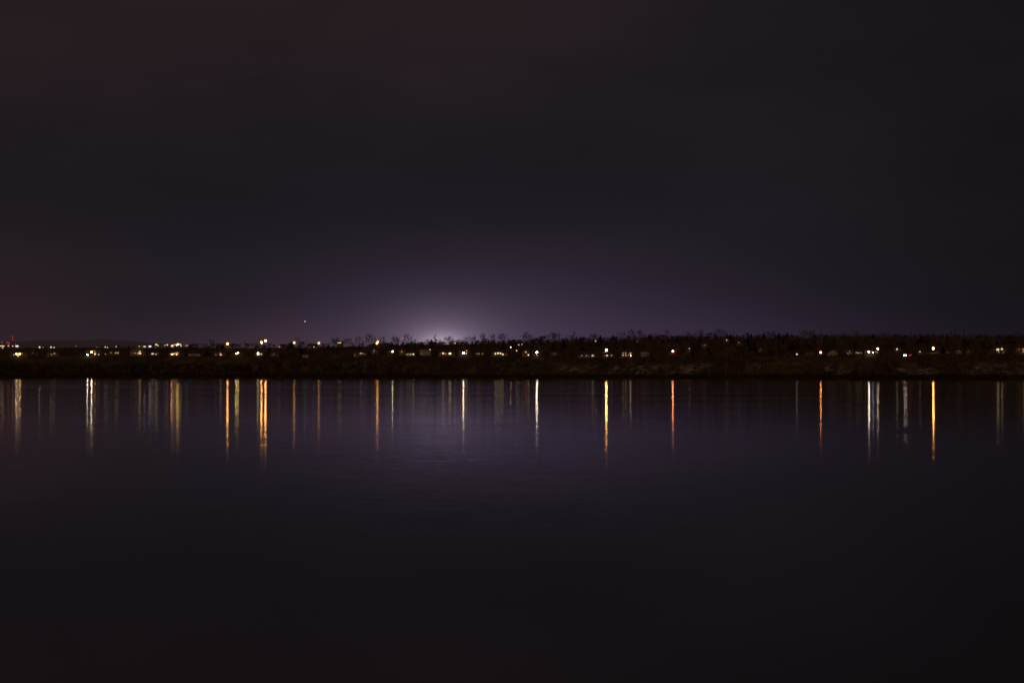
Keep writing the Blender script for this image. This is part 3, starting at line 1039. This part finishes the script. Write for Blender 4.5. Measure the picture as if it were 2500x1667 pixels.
# star low in the sky
mb = MB()
n_ = 8
r_ = 5.2
vs = [(0, 0, r_), (0, 0, -r_)] + [(r_ * math.cos(2 * math.pi * i / n_), r_ * math.sin(2 * math.pi * i / n_), 0) for i in range(n_)]
mb.add(vs, [(0, 2 + i, 2 + (i + 1) % n_) for i in range(n_)] + [(1, 2 + (i + 1) % n_, 2 + i) for i in range(n_)])
star = mb.build('star', emat((0.9, 1.0, 0.85), 1.4), loc=at(744.6, 784.6, 20000))
tag(star, 'single small white star low in the sky above the orange street lamps', 'star')


# ------------------------------------------------------------------ cars
def car(px, py, s, label, front, paint):
    Y = shore(px) + s
    m = Y / F
    gz = at(px, py, Y).z - 0.75
    t = empty('parked_car', ((px - CX) * m, Y, gz), 0.0)
    prof = [(-2.2, 0.35), (-2.25, 0.75), (-1.2, 0.95), (-0.55, 1.42), (0.9, 1.45), (1.6, 1.02), (2.2, 0.95), (2.25, 0.4)]
    mb = MB()
    W2 = 0.92
    vs = [(-W2, y, z) for y, z in prof] + [(W2, y, z) for y, z in prof]
    k_ = len(prof)
    fs = [tuple(range(k_)), tuple(range(k_, 2 * k_))[::-1]] + [(i, i + k_, (i + 1) % k_ + k_, (i + 1) % k_) for i in range(k_)]
    mb.add(vs, fs)
    mb.build('body', M[paint], t)
    for (a, b_) in (((-1.15, 0.99), (-0.6, 1.38)), ((0.95, 1.41), (1.55, 1.06))):
        mb = MB()
        off = -0.02 if a[0] < 0 else 0.02
        mb.add([(-0.8, a[0] + off, a[1] + .02), (0.8, a[0] + off, a[1] + .02), (0.7, b_[0] + off, b_[1] + .02), (-0.7, b_[0] + off, b_[1] + .02)], [(0, 1, 2, 3)])
        mb.build('windscreen', M['darkglass'], t)
    for sx in (-1, 1):
        for y in (-1.4, 1.4):
            mb = MB()
            mb.tube((sx * 0.72, y, 0.33), (sx * 0.95, y, 0.33), 0.33, 0.33, 14, True)
            mb.build('wheel', M['rubber'], t)
        mb = disc_bm(0.30 if front else 0.26, 10)
        col, st = ((1, .80, .66), 42) if front else (RED, 3.5)
        mb.build('headlight' if front else 'tail_light', emat(col, st), t, (sx * (1.0 if front else 0.72), -2.34, 0.75))
        if front:
            mb = MB()
            mb.tube((sx * 1.0, -2.32, 0.75), (sx * 0.95, -1.9, 0.75), 0.31, 0.2, 10, True)
            mb.build('fender', M[paint], t)
    tag(t, label, 'car', 'parked cars')
    KEEP.append((px, py, 7, 3, Y))


car(2208.6, 867.0, 175, 'car facing the lake with two dazzling white headlights on', True, 'car_dark')
car(2220.8, 867.0, 175, 'car with red tail lights on, right of the one with headlights', False, 'car_grey')

# ------------------------------------------------------------------ tree meshes (unit height)


def bare_tree(seed, spread=0.5, narrow=False):
    """leader with ascending limbs, each limb forking twice into twigs; unit height"""
    r = random.Random(seed)
    tr, cr = MB(), MB()
    lean = Vector((r.uniform(-.04, .04), r.uniform(-.04, .04), 0))
    fork = r.uniform(0.16, 0.26)
    tr.tube((0, 0, -0.03), Vector((0, 0, fork)) + lean * fork, 0.021, 0.016, 7)
    half = (0.15 if narrow else 0.24 + 0.10 * spread)

    def twig(p, d, L, rad, depth):
        q = p + d * L
        cr.tube(p, q, rad, rad * 0.6, 3)
        if depth == 0:
            return
        for i in range(r.choice((4, 4, 5)) if depth > 1 else r.choice((4, 5, 6))):
            ax = Vector((r.uniform(-1, 1), r.uniform(-1, 1), r.uniform(-0.2, 0.2))).normalized()
            nd = Matrix.Rotation(r.uniform(0.3, 0.75), 3, ax) @ d
            nd.z += 0.35 if narrow else 0.20
            nd.normalize()
            t_ = r.uniform(0.35, 1.0)
            twig(p + d * L * t_, nd, L * r.uniform(0.42, 0.68), max(rad * 0.58, 0.0034), depth - 1)

    leaders = 1 if narrow else r.choice((1, 2, 2, 3))
    for ld in range(leaders):
        a0 = r.random() * 6.283
        off = Vector((math.cos(a0), math.sin(a0), 0)) * (0.0 if leaders == 1 else r.uniform(0.05, 0.11))
        H = 0.90 if ld == 0 else r.uniform(0.70, 0.86)
        p0 = Vector((0, 0, fork)) + lean * fork
        p1 = Vector((0, 0, H)) + lean * H + off * 1.6
        steps = 6
        prev = p0
        for k in range(1, steps + 1):
            t_ = k / steps
            q = p0.lerp(p1, t_) + Vector((r.uniform(-.012, .012), r.uniform(-.012, .012), 0))
            cr.tube(prev, q, 0.014 * (1.08 - t_ + 1 / steps), 0.014 * (1.08 - t_), 4)
            prev = q
        n_ = int((13 if narrow else 12) / (1 + 0.4 * (leaders - 1))) + 3
        for k in range(n_):
            t_ = (k + r.random()) / n_
            z = fork * 0.9 + (H - fork * 0.9) * t_
            base = p0.lerp(p1, t_)
            prof = math.sin(math.pi * min(1.0, 0.20 + 0.80 * t_) ** 0.9) ** 0.6
            a = r.random() * 6.283
            up = r.uniform(1.1, 2.0) if narrow else r.uniform(0.45, 1.1)
            d = Vector((math.cos(a), math.sin(a), up)).normalized()
            L = half * max(0.30, prof) * r.uniform(0.75, 1.15)
            twig(base, d, L, 0.0065, 2)
    zs = max(v[2] for v in cr.v)
    k_ = 1.0 / zs
    cr.v = [(x, y, z * k_ if z > 0.3 else z) for x, y, z in cr.v]
    return tr.mesh('trunk', M['bark']), cr.mesh('crown', M['twigs'])


def conifer(seed, width=0.22):
    r = random.Random(seed)
    tr, cr = MB(), MB()
    tr.tube((0, 0, -0.03), (0, 0, 0.9), 0.018, 0.004, 6)
    n_ = 950
    for i in range(n_):
        z = 0.06 + 0.94 * (r.random() ** 1.15)
        R_ = width * (1.03 - z) ** 0.85 * (0.75 + 0.35 * math.sin(z * 40 + seed)) * r.uniform(0.45, 1.1)
        a = r.random() * 6.283
        L = 0.020 + 0.035 * (1 - z)
        c = Vector((math.cos(a) * R_, math.sin(a) * R_, min(0.985, z - R_ * 0.25 + 0.02)))
        out = Vector((math.cos(a), math.sin(a), -0.35)).normalized()
        sd = out.cross(Vector((0, 0, 1))).normalized() * L * r.uniform(0.4, 0.8)
        up = Vector((r.uniform(-.3, .3), r.uniform(-.3, .3), 1)) * L * 0.45
        cr.add([c - out * L - sd * .6, c - out * L + sd * .6 + up, c + out * L, c - up * 0.9], [(0, 1, 2), (0, 2, 3), (1, 3, 2)])
    cr.tube((0, 0, 0.88), (0, 0, 1.0), 0.012, 0.002, 4)
    return tr.mesh('trunk', M['bark']), cr.mesh('crown', M['needles'])


def evergreen(seed, width=0.36):
    r = random.Random(seed)
    tr, cr = MB(), MB()
    tr.tube((0, 0, -0.03), (0.01, 0.01, 0.55), 0.024, 0.012, 7)
    lumps = []
    for i in range(r.choice((7, 8, 9))):
        z = r.uniform(0.25, 0.84)
        rr = width * (1 - abs(z - 0.5) * 1.2) * r.uniform(0.2, 0.9)
        a = r.random() * 6.283
        lumps.append((Vector((math.cos(a) * rr, math.sin(a) * rr, z)), r.uniform(0.09, 0.16)))
    lumps.append((Vector((0, 0, 0.88)), 0.12))
    for c, rad in lumps:
        tr.tube((0.01, 0.01, max(0.15, c.z - 0.3)), c, 0.008, 0.003, 4)
        for i in range(115):
            v = Vector((r.gauss(0, 1), r.gauss(0, 1), r.gauss(0, 1)))
            v.normalize()
            p = c + Vector((v.x * 1.25, v.y * 1.25, v.z)) * rad * r.uniform(0.55, 1.05)
            if p.z > 1.0:
                p.z = 1.0
            L = r.uniform(0.014, 0.030)
            a_ = Vector((r.uniform(-1, 1), r.uniform(-1, 1), r.uniform(-1, 1))).normalized()
            b2 = a_.cross(v + Vector((.01, .02, .03))).normalized()
            cr.add([p - a_ * L, p + b2 * L * .7, p + a_ * L, p - b2 * L * .7], [(0, 1, 2, 3)])
    return tr.mesh('trunk', M['bark']), cr.mesh('crown', M['evergreen'])


KINDS = {
    'bare': [bare_tree(i, 0.45 + 0.07 * (i % 3)) for i in (1, 2, 3, 4, 5)],
    'slim': [bare_tree(i, narrow=True) for i in (11, 12, 13)],
    'conifer': [conifer(i, w) for i, w in ((21, 0.20), (22, 0.25), (23, 0.17), (24, 0.30))],
    'round': [evergreen(i, w) for i, w in ((31, 0.34), (32, 0.42), (33, 0.30), (34, 0.48))],
}
PALETR = [(t_.copy(), c_) for t_, c_ in KINDS['bare'] + KINDS['slim']]
for t_, c_ in PALETR:
    t_.materials.clear()
    t_.materials.append(M['pale_bark'])
KINDS['pale'] = PALETR

TREES = []    # (row, kind, px, h, obj)
rt = random.Random(77)


def plant(row, kind, px, s, h, wide=1.0):
    p = ground_point(px, s)
    tm, cm = rt.choice(KINDS[kind])
    nm = {'bare': 'bare_tree', 'slim': 'bare_tree', 'pale': 'bare_tree', 'conifer': 'conifer_tree', 'round': 'evergreen_tree'}[kind]
    e = empty(nm, (p.x, p.y, p.z - 0.1), rt.uniform(0, 6.28))
    e.scale = (h * wide, h * wide, h)
    for nme, me in (('trunk', tm), ('crown', cm)):
        o = bpy.data.objects.new(nme, me)
        COL.objects.link(o)
        o.parent = e
    TREES.append([row, kind, px, h, e])
    return e


def blocked(px, s, h, wpx, solid=True, slack=0.0):
    """would a tree here stand in front of a light?"""
    p = ground_point(px, s)
    top_ = topx(0, p.y, p.z + h)[1]
    bot = topx(0, p.y, p.z)[1]
    for (x, y, rx, ry, Y) in KEEP:
        if Y < p.y + 4:
            continue
        if abs(x - px) < wpx + rx and top_ - ry < y < bot + ry:
            return True
    return False


def htop(px, s, ytop):
    p = ground_point(px, s)
    return zat(ytop, p.y) - p.z


# skyline trees read off the photograph: (px, top row, kind, width factor)
SKY = [
    (66, 846, 'round', 1.2), (160, 848, 'round', 1.3), (173, 847.5, 'round', 1.3), (205, 849, 'round', 1), (241, 844.5, 'conifer', 1), (247, 847, 'conifer', 1),
    (302, 845.5, 'round', 1.2), (314, 844.5, 'round', 1.3), (326, 845.5, 'round', 1.2), (455, 847, 'bare', 1), (466, 839, 'round', .9), (474, 838, 'round', 1.1), (484, 838, 'bare', 1.1),
    (497, 839, 'bare', 1), (506, 838.5, 'round', 1), (516, 829.5, 'bare', .8), (522, 838, 'round', 1), (530.5, 835, 'conifer', .9), (537, 838, 'round', 1), (544, 837, 'conifer', 1),
    (567, 838, 'round', 1.2), (576, 839, 'round', 1.1), (586, 838.5, 'bare', 1.2), (598, 834.5, 'slim', 1), (604, 837.5, 'round', 1.1), (615, 837, 'bare', 1), (627, 838, 'round', 1.2),
    (659, 838, 'round', 1.1), (669, 840, 'round', 1), (707, 836.5, 'round', 1.2), (712, 833.5, 'conifer', 1.2), (729, 824, 'bare', .75), (737, 834, 'round', 1.0), (746, 833, 'bare', 1.3),
    (757, 836, 'bare', 1.1), (766, 838, 'round', 1), (789, 837.5, 'round', 1.2), (798, 838, 'round', 1), (810, 826.5, 'bare', 1), (818, 825, 'bare', 1), (826, 834.5, 'round', .6),
    (843, 828.5, 'bare', 1), (851, 827, 'bare', 1), (861, 836, 'round', 1.1), (870, 824.5, 'slim', 1), (877, 822.5, 'slim', 1), (886, 832, 'round', 1), (895, 820.5, 'slim', 1), (901, 817.5, 'slim', 1),
    (908, 820, 'slim', 1), (915, 823, 'slim', 1), (930, 825, 'slim', 1), (936, 823, 'slim', 1), (945, 835.5, 'round', 1.2), (957, 834.5, 'round', 1.2), (966, 821, 'bare', 1), (973, 826, 'bare', 1),
    (987.5, 818, 'slim', 1), (996, 817.5, 'slim', 1), (1003, 822, 'slim', 1), (1012, 829, 'bare', 1), (1020, 834, 'round', 1), (1029, 832.5, 'conifer', 1.3), (1040, 831, 'bare', 1.1), (1047, 828, 'bare', .8),
    (1054, 827.5, 'conifer', 1.5), (1063, 818.5, 'slim', 1), (1064, 827.5, 'round', 1.3), (1073, 829, 'bare', 1), (1082, 833, 'round', 1), (1094, 822.5, 'bare', 1.1), (1101, 822, 'bare', 1), (1106, 829, 'round', .8),
    (1119, 828.5, 'round', 1.1), (1127, 829.5, 'round', 1), (1135, 824, 'bare', 1.2), (1145, 822, 'bare', 1.1), (1153, 822.5, 'bare', 1.1), (1160, 821, 'slim', 1), (1168, 830, 'round', 1.1), (1177, 814.5, 'bare', .7),
    (1185, 825.5, 'round', 1.1), (1193, 830, 'conifer', 1), (1201, 818, 'bare', .9), (1207, 827, 'conifer', 1.1), (1215, 830, 'round', 1.1), (1225, 816.5, 'bare', .9), (1233, 815.5, 'bare', .9), (1243, 826.5, 'round', 1),
    (1254, 827.5, 'round', 1.2), (1266, 828, 'round', 1), (1278, 820, 'slim', 1), (1287, 811.5, 'bare', .8), (1294, 819, 'bare', .9), (1303, 826, 'round', 1), (1310, 823.5, 'round', 1.1), (1320, 820, 'round', 1.1), (1328, 819.5, 'round', 1.1),
    (1340, 817, 'bare', 1.1), (1348, 813, 'bare', 1), (1357, 813.5, 'bare', 1), (1366, 815, 'slim', 1), (1374, 826, 'round', 1), (1385, 818, 'bare', .8), (1394, 819, 'bare', 1), (1401, 810.5, 'slim', .9), (1407, 820, 'conifer', 1),
    (1416, 821, 'conifer', 1.3), (1424, 821, 'round', 1.1), (1436, 825, 'round', 1.1), (1448, 815, 'bare', 1), (1456, 816, 'bare', 1), (1466, 817.5, 'conifer', 1.3), (1475, 822.5, 'round', 1.1), (1486, 823, 'bare', 1), (1496, 817, 'conifer', 1.2), (1504, 820, 'round', 1),
    (1512, 813.5, 'bare', .9), (1522, 812, 'bare', .8), (1533, 818, 'round', .9), (1540, 805.5, 'bare', .8), (1549, 818, 'round', 1), (1559, 807.5, 'bare', .7), (1566, 807, 'bare', .7), (1574, 816, 'round', .9), (1585, 814, 'conifer', 1.2), (1590, 813.5, 'conifer', 1.0),
    (1600, 814.5, 'bare', 1.1), (1612, 816, 'round', 1.1), (1621, 816, 'round', 1.1), (1629.5, 807, 'bare', .6), (1641, 820, 'round', 1.1), (1652, 819, 'round', 1.1), (1661, 817, 'conifer', 1.1), (1667, 815.5, 'conifer', 1), (1678, 810.5, 'bare', .9), (1688, 814.5, 'conifer', 1),
    (1698, 813, 'bare', .9), (1709, 806, 'bare', .9), (1716, 812, 'bare', 1), (1726, 814, 'round', 1), (1735, 811.5, 'round', 1.1), (1747, 812, 'conifer', 1), (1752, 804.5, 'bare', .8), (1760, 803.5, 'bare', .8), (1769, 810, 'bare', .8), (1775, 812.5, 'conifer', 1.1),
    (1783, 814, 'conifer', 1), (1791, 808, 'slim', 1), (1799, 814.5, 'conifer', 1.1), (1806, 818, 'conifer', 1), (1815, 817, 'round', 1.1), (1824, 812.5, 'round', 1.1), (1834, 813.5, 'conifer', 1.3), (1846, 818, 'round', 1), (1856, 815, 'round', 1.1), (1865, 811.5, 'conifer', 1.2),
    (1876, 809.5, 'bare', .9), (1885, 808.5, 'bare', .9), (1893, 816, 'round', 1), (1902, 811, 'conifer', 1.5), (1912, 817, 'round', 1.1), (1922, 811, 'conifer', 1.3), (1934, 817, 'round', 1.1), (1946, 818, 'round', 1.1), (1958, 809, 'bare', .9), (1966, 807, 'bare', .9), (1975, 808, 'bare', .8), (1983, 807, 'bare', .8),
    (1991, 816, 'round', 1), (2000, 815.5, 'conifer', 1.1), (2008, 811, 'bare', .9), (2019, 816, 'round', 1.2), (2030, 811.5, 'slim', 1), (2041, 816, 'round', 1.1), (2052, 813.5, 'bare', 1.2), (2063, 813, 'bare', 1.1), (2073, 818, 'conifer', 1), (2083, 809, 'bare', .8), (2092, 807.5, 'bare', .9),
    (2100, 812, 'slim', 1), (2107, 817, 'round', 1), (2115, 814.5, 'conifer', 1), (2124, 818, 'round', 1.1), (2133, 813.5, 'conifer', 1.4), (2146, 817, 'round', 1), (2155, 811, 'bare', .8), (2164, 812, 'bare', 1), (2174, 812, 'bare', 1), (2186, 815, 'round', 1.1), (2197, 814, 'round', 1.2),
    (2210, 817, 'round', 1.1), (2224, 811.5, 'slim', .9), (2235, 819, 'round', 1), (2247, 814.5, 'round', 1), (2256, 816, 'bare', 1), (2265, 814, 'round', 1.1), (2280, 815, 'round', 1.2), (2291, 818, 'conifer', 1), (2302, 814.5, 'bare', 1), (2313, 814, 'conifer', 1.2), (2324, 807, 'slim', .9), (2331, 808.5, 'slim', .9),
    (2341, 817, 'round', 1), (2353, 803.5, 'slim', .8), (2361, 812, 'bare', .9), (2372, 814.5, 'bare', .9), (2384, 819, 'round', 1), (2395, 816, 'round', 1.2), (2406, 815, 'round', 1.3), (2419, 818, 'conifer', 1), (2430, 817, 'bare', 1), (2440, 815.5, 'round', 1.1), (2452, 819, 'round', 1), (2464, 817, 'conifer', 1),
    (2475, 813, 'bare', 1), (2485, 812, 'bare', 1), (2496, 816, 'conifer', 1.2),
]
for (px, yt, kd, wd) in SKY:
    s_ = 425 + rt.uniform(-10, 30)
    if px < 460:
        s_ = 520 + rt.uniform(-20, 40)
    h = htop(px, s_, yt)
    if h < 4:
        h = 4
    if kd in ('bare', 'slim'):
        h *= 1.16
    wf = wd * {'slim': 1.35, 'bare': 1.3, 'round': 1.6, 'conifer': 1.35}[kd]
    if kd in ('round', 'conifer') and h < 10:
        wf *= 1.25
    plant('ridge', kd, px, s_, h, min(2.4, wf))

# trees on the slope between the houses and the ridge, and around the houses
cnt = 0
tries = 0
while cnt < 200 and tries < 6000:
    tries += 1
    px = rt.uniform(-15, 2515)
    dens = 0.75 if px < 1000 else 1.0
    if rt.random() > dens:
        continue
    s_ = rt.uniform(205, 400)
    kd = rt.choice(('round', 'round', 'round', 'conifer', 'bare', 'slim'))
    h = rt.uniform(7, 13.5)
    if px < 620:
        h = rt.uniform(4, 7)
    ridge_top = lerp_tab(RIDGEY, px) - (1 if px < 620 else 9)
    h = min(h, htop(px, s_, ridge_top))
    if h < 3.5:
        continue
    wp_ = h * 0.30 / 0.6
    if blocked(px, s_, h, wp_):
        continue
    if any(t_[0] == 'slope' and abs(t_[2] - px) < 5 and abs(t_[4].location.y - shore(px) - s_) < 25 for t_ in TREES):
        continue
    plant('slope', kd, px, s_, h, rt.uniform(1.3, 1.8) if kd in ('round', 'conifer') else 1.35)
    cnt += 1

# bare trees on the near bank
cnt = 0
tries = 0
while cnt < 135 and tries < 6000:
    tries += 1
    px = rt.uniform(-10, 2510)
    dens = 1.0 if 1250 < px < 2250 else (0.7 if px > 700 else 0.25)
    if rt.random() > dens:
        continue
    s_ = rt.uniform(10, 110)
    ytop = rt.uniform(872, 890) if px > 1250 else rt.uniform(876, 894)
    h = min(17, max(4.5, htop(px, s_, ytop)))
    if blocked(px, s_, h, 4):
        continue
    if any(t_[0] == 'shore' and abs(t_[2] - px) < 3 for t_ in TREES):
        continue
    plant('shore', rt.choice(('pale', 'bare', 'bare', 'pale', 'bare')), px, s_, h, rt.uniform(0.8, 1.2))
    cnt += 1

# every tree gets the label that singles it out: counted from the nearest landmark
MARKS = {
    'ridge': [(30, 'the tall red beacons'), (365, 'the whitest store front'), (434, 'the big yellow flood lights'), (555, 'the leftmost orange street lamp'), (644, 'the close pair of orange lamps'),
              (718, 'the lamp by the dark roof'), (778, 'the fifth orange lamp'), (829, 'the white strip on the skyline'), (921, 'the two touching orange lamps'),
              (987, 'the two red beacons'), (1084, 'the white sky glow'), (1131, 'the brightest middle lamp'), (1218, 'the four yellowish windows'), (1310, 'the big white lamp'), (1433, 'the long low house'), (1480, 'the bright orange lamp'),
              (1531, 'the two storey house'), (1642, 'the small reddish lamp'), (1720, 'the dim slit of light'), (1774, 'the tiny yellow light'), (1856, 'the pale gabled house'), (1945, 'the lone white lamp'),
              (2003, 'the reddish orange lamp'), (2072, 'the three tiny lights'), (2131, 'the blue light'), (2214, 'the two cars'), (2279, 'the brightest right lamp'), (2341, 'the pale pointed gable'), (2441, 'the two square windows')],
}
ORD = ['first', 'second', 'third', 'fourth', 'fifth', 'sixth', 'seventh', 'eighth', 'ninth', 'tenth', 'eleventh', 'twelfth', 'thirteenth', 'fourteenth']
ROWP = {'ridge': 'on the skyline', 'slope': 'on the dark slope', 'shore': 'on the near bank'}
KN = {'bare': 'bare spreading tree', 'slim': 'slender bare tree', 'pale': 'pale trunked bare tree', 'conifer': 'pointed conifer', 'round': 'rounded evergreen'}
GRP = {'ridge': 'trees along the ridge', 'slope': 'trees on the slope among the houses', 'shore': 'bare trees on the bank of the lake'}
buckets = {}
for t_ in TREES:
    row, kd, px, h, e = t_
    mx_, ph = min(MARKS['ridge'], key=lambda q: abs(q[0] - px))
    sx, sy = topx(e.location.x, e.location.y, e.location.z)
    side_ = 'left' if sx < mx_ else 'right'
    buckets.setdefault((row, kd, ph, side_), []).append((abs(sx - mx_), e))
for (row, kd, ph, side_), lst in buckets.items():
    lst.sort(key=lambda q: q[0])
    for i, (_, e) in enumerate(lst):
        o_ = '' if len(lst) == 1 else ORD[min(i, 13)] + ' '
        tag(e, f"{o_}{KN[kd]} {ROWP[row]}, {side_} of {ph}", 'tree', GRP[row])

# ------------------------------------------------------------------ undergrowth: scrub along the bank and dark wood between the trees
rs = random.Random(9)
mb = MB()


def bush(mb, p, h, w, k, thin=1.0):
    """clump of leafless stems, each with side twigs"""
    for i in range(k):
        a = rs.random() * 6.283
        rr = w * math.sqrt(rs.random())
        q = p + Vector((math.cos(a) * rr * 0.7, math.sin(a) * rr * 0.6, 0))
        t2 = q + Vector((rs.uniform(-.5, .5) * w * 0.6, rs.uniform(-.4, .4), h * rs.uniform(0.5, 1.05)))
        sd = Vector((rs.uniform(0.05, 0.12) * thin, rs.uniform(-0.05, 0.05), 0))
        mid = (q + t2) / 2 + Vector((rs.uniform(-.3, .3), 0, 0))
        mb.add([q - sd, q + sd, mid + sd * 0.8, t2, mid - sd * 0.8], [(0, 1, 2, 3, 4)])
        for j in range(3):
            c = q.lerp(t2, rs.uniform(0.35, 0.9))
            e = c + Vector((rs.uniform(-1, 1) * h * 0.20, rs.uniform(-1, 1) * h * 0.12, h * rs.uniform(0.10, 0.26)))
            mb.add([c, c + Vector((0.07, 0.02, -0.12)) * (1 + thin), e], [(0, 1, 2)])


for i in range(3600):
    px = rs.uniform(-60, 2560)
    s_ = rs.uniform(3, 42)
    p = ground_point(px, s_)
    edge_ = 0.5 + 0.5 * wob(px * 2.2, 3)
    h = (1.6 + 2.8 * rs.random()) * (0.65 + 0.5 * edge_)
    bush(mb, p - Vector((0, 0, 0.2)), h, 2.2, 16)
for i in range(2600):
    px = rs.uniform(-60, 1000)
    s_ = rs.uniform(38, 125)
    if rs.random() > 0.75 + 0.35 * wob(px * 1.3, 2):
        continue
    p = ground_point(px, s_)
    h = rs.uniform(2.2, 5.5) * (1.0 if s_ < 100 else 0.6)
    if not blocked(px, s_, h + 0.5, 3):
        bush(mb, p - Vector((0, 0, 0.2)), h, 2.4, 14)
o = mb.build('shore_scrub', M['bank_scrub'])
tag(o, 'tangled dark scrub along the water edge', 'scrub', kind='stuff')

mb = MB()
for i in range(5200):
    px = rs.uniform(-60, 2560)
    if px < 900 and rs.random() < 0.55:
        continue
    s_ = rs.uniform(215, 470)
    h = rs.uniform(3.0, 7.0) if px > 900 else rs.uniform(1.5, 3.2)
    if blocked(px, s_, h + 1.0, 3.5):
        continue
    p = ground_point(px, s_)
    bush(mb, p - Vector((0, 0, 0.2)), h, 2.8, 14)
o = mb.build('hillside_woodland', M['scrub'])
tag(o, 'low dark woodland filling the slope behind the houses', 'woodland', kind='stuff')

# scattered bushes between the trees of the right hand bank
mb = MB()
for i in range(3400):
    px = rs.uniform(640, 2560)
    s_ = rs.uniform(30, 205) if px > 1500 else rs.uniform(25, 150)
    dens = 0.5 + 0.5 * wob(px * 1.7, 5) + 0.3 * wob(s_ * 9, 1)
    if rs.random() > dens * 0.9 + (0.35 if px > 1950 or px < 1350 else 0.10):
        continue
    h = rs.uniform(2.5, 9.0) * (0.75 + 0.35 * wob(px * 0.9, 7))
    if blocked(px, s_, h + 0.8, 3):
        continue
    p = ground_point(px, s_)
    bush(mb, p - Vector((0, 0, 0.2)), h, 2.3, 13, 0.8)
o = mb.build('bank_undergrowth', M['scrub'])
tag(o, 'leafless undergrowth scattered over the bank', 'undergrowth', kind='stuff')
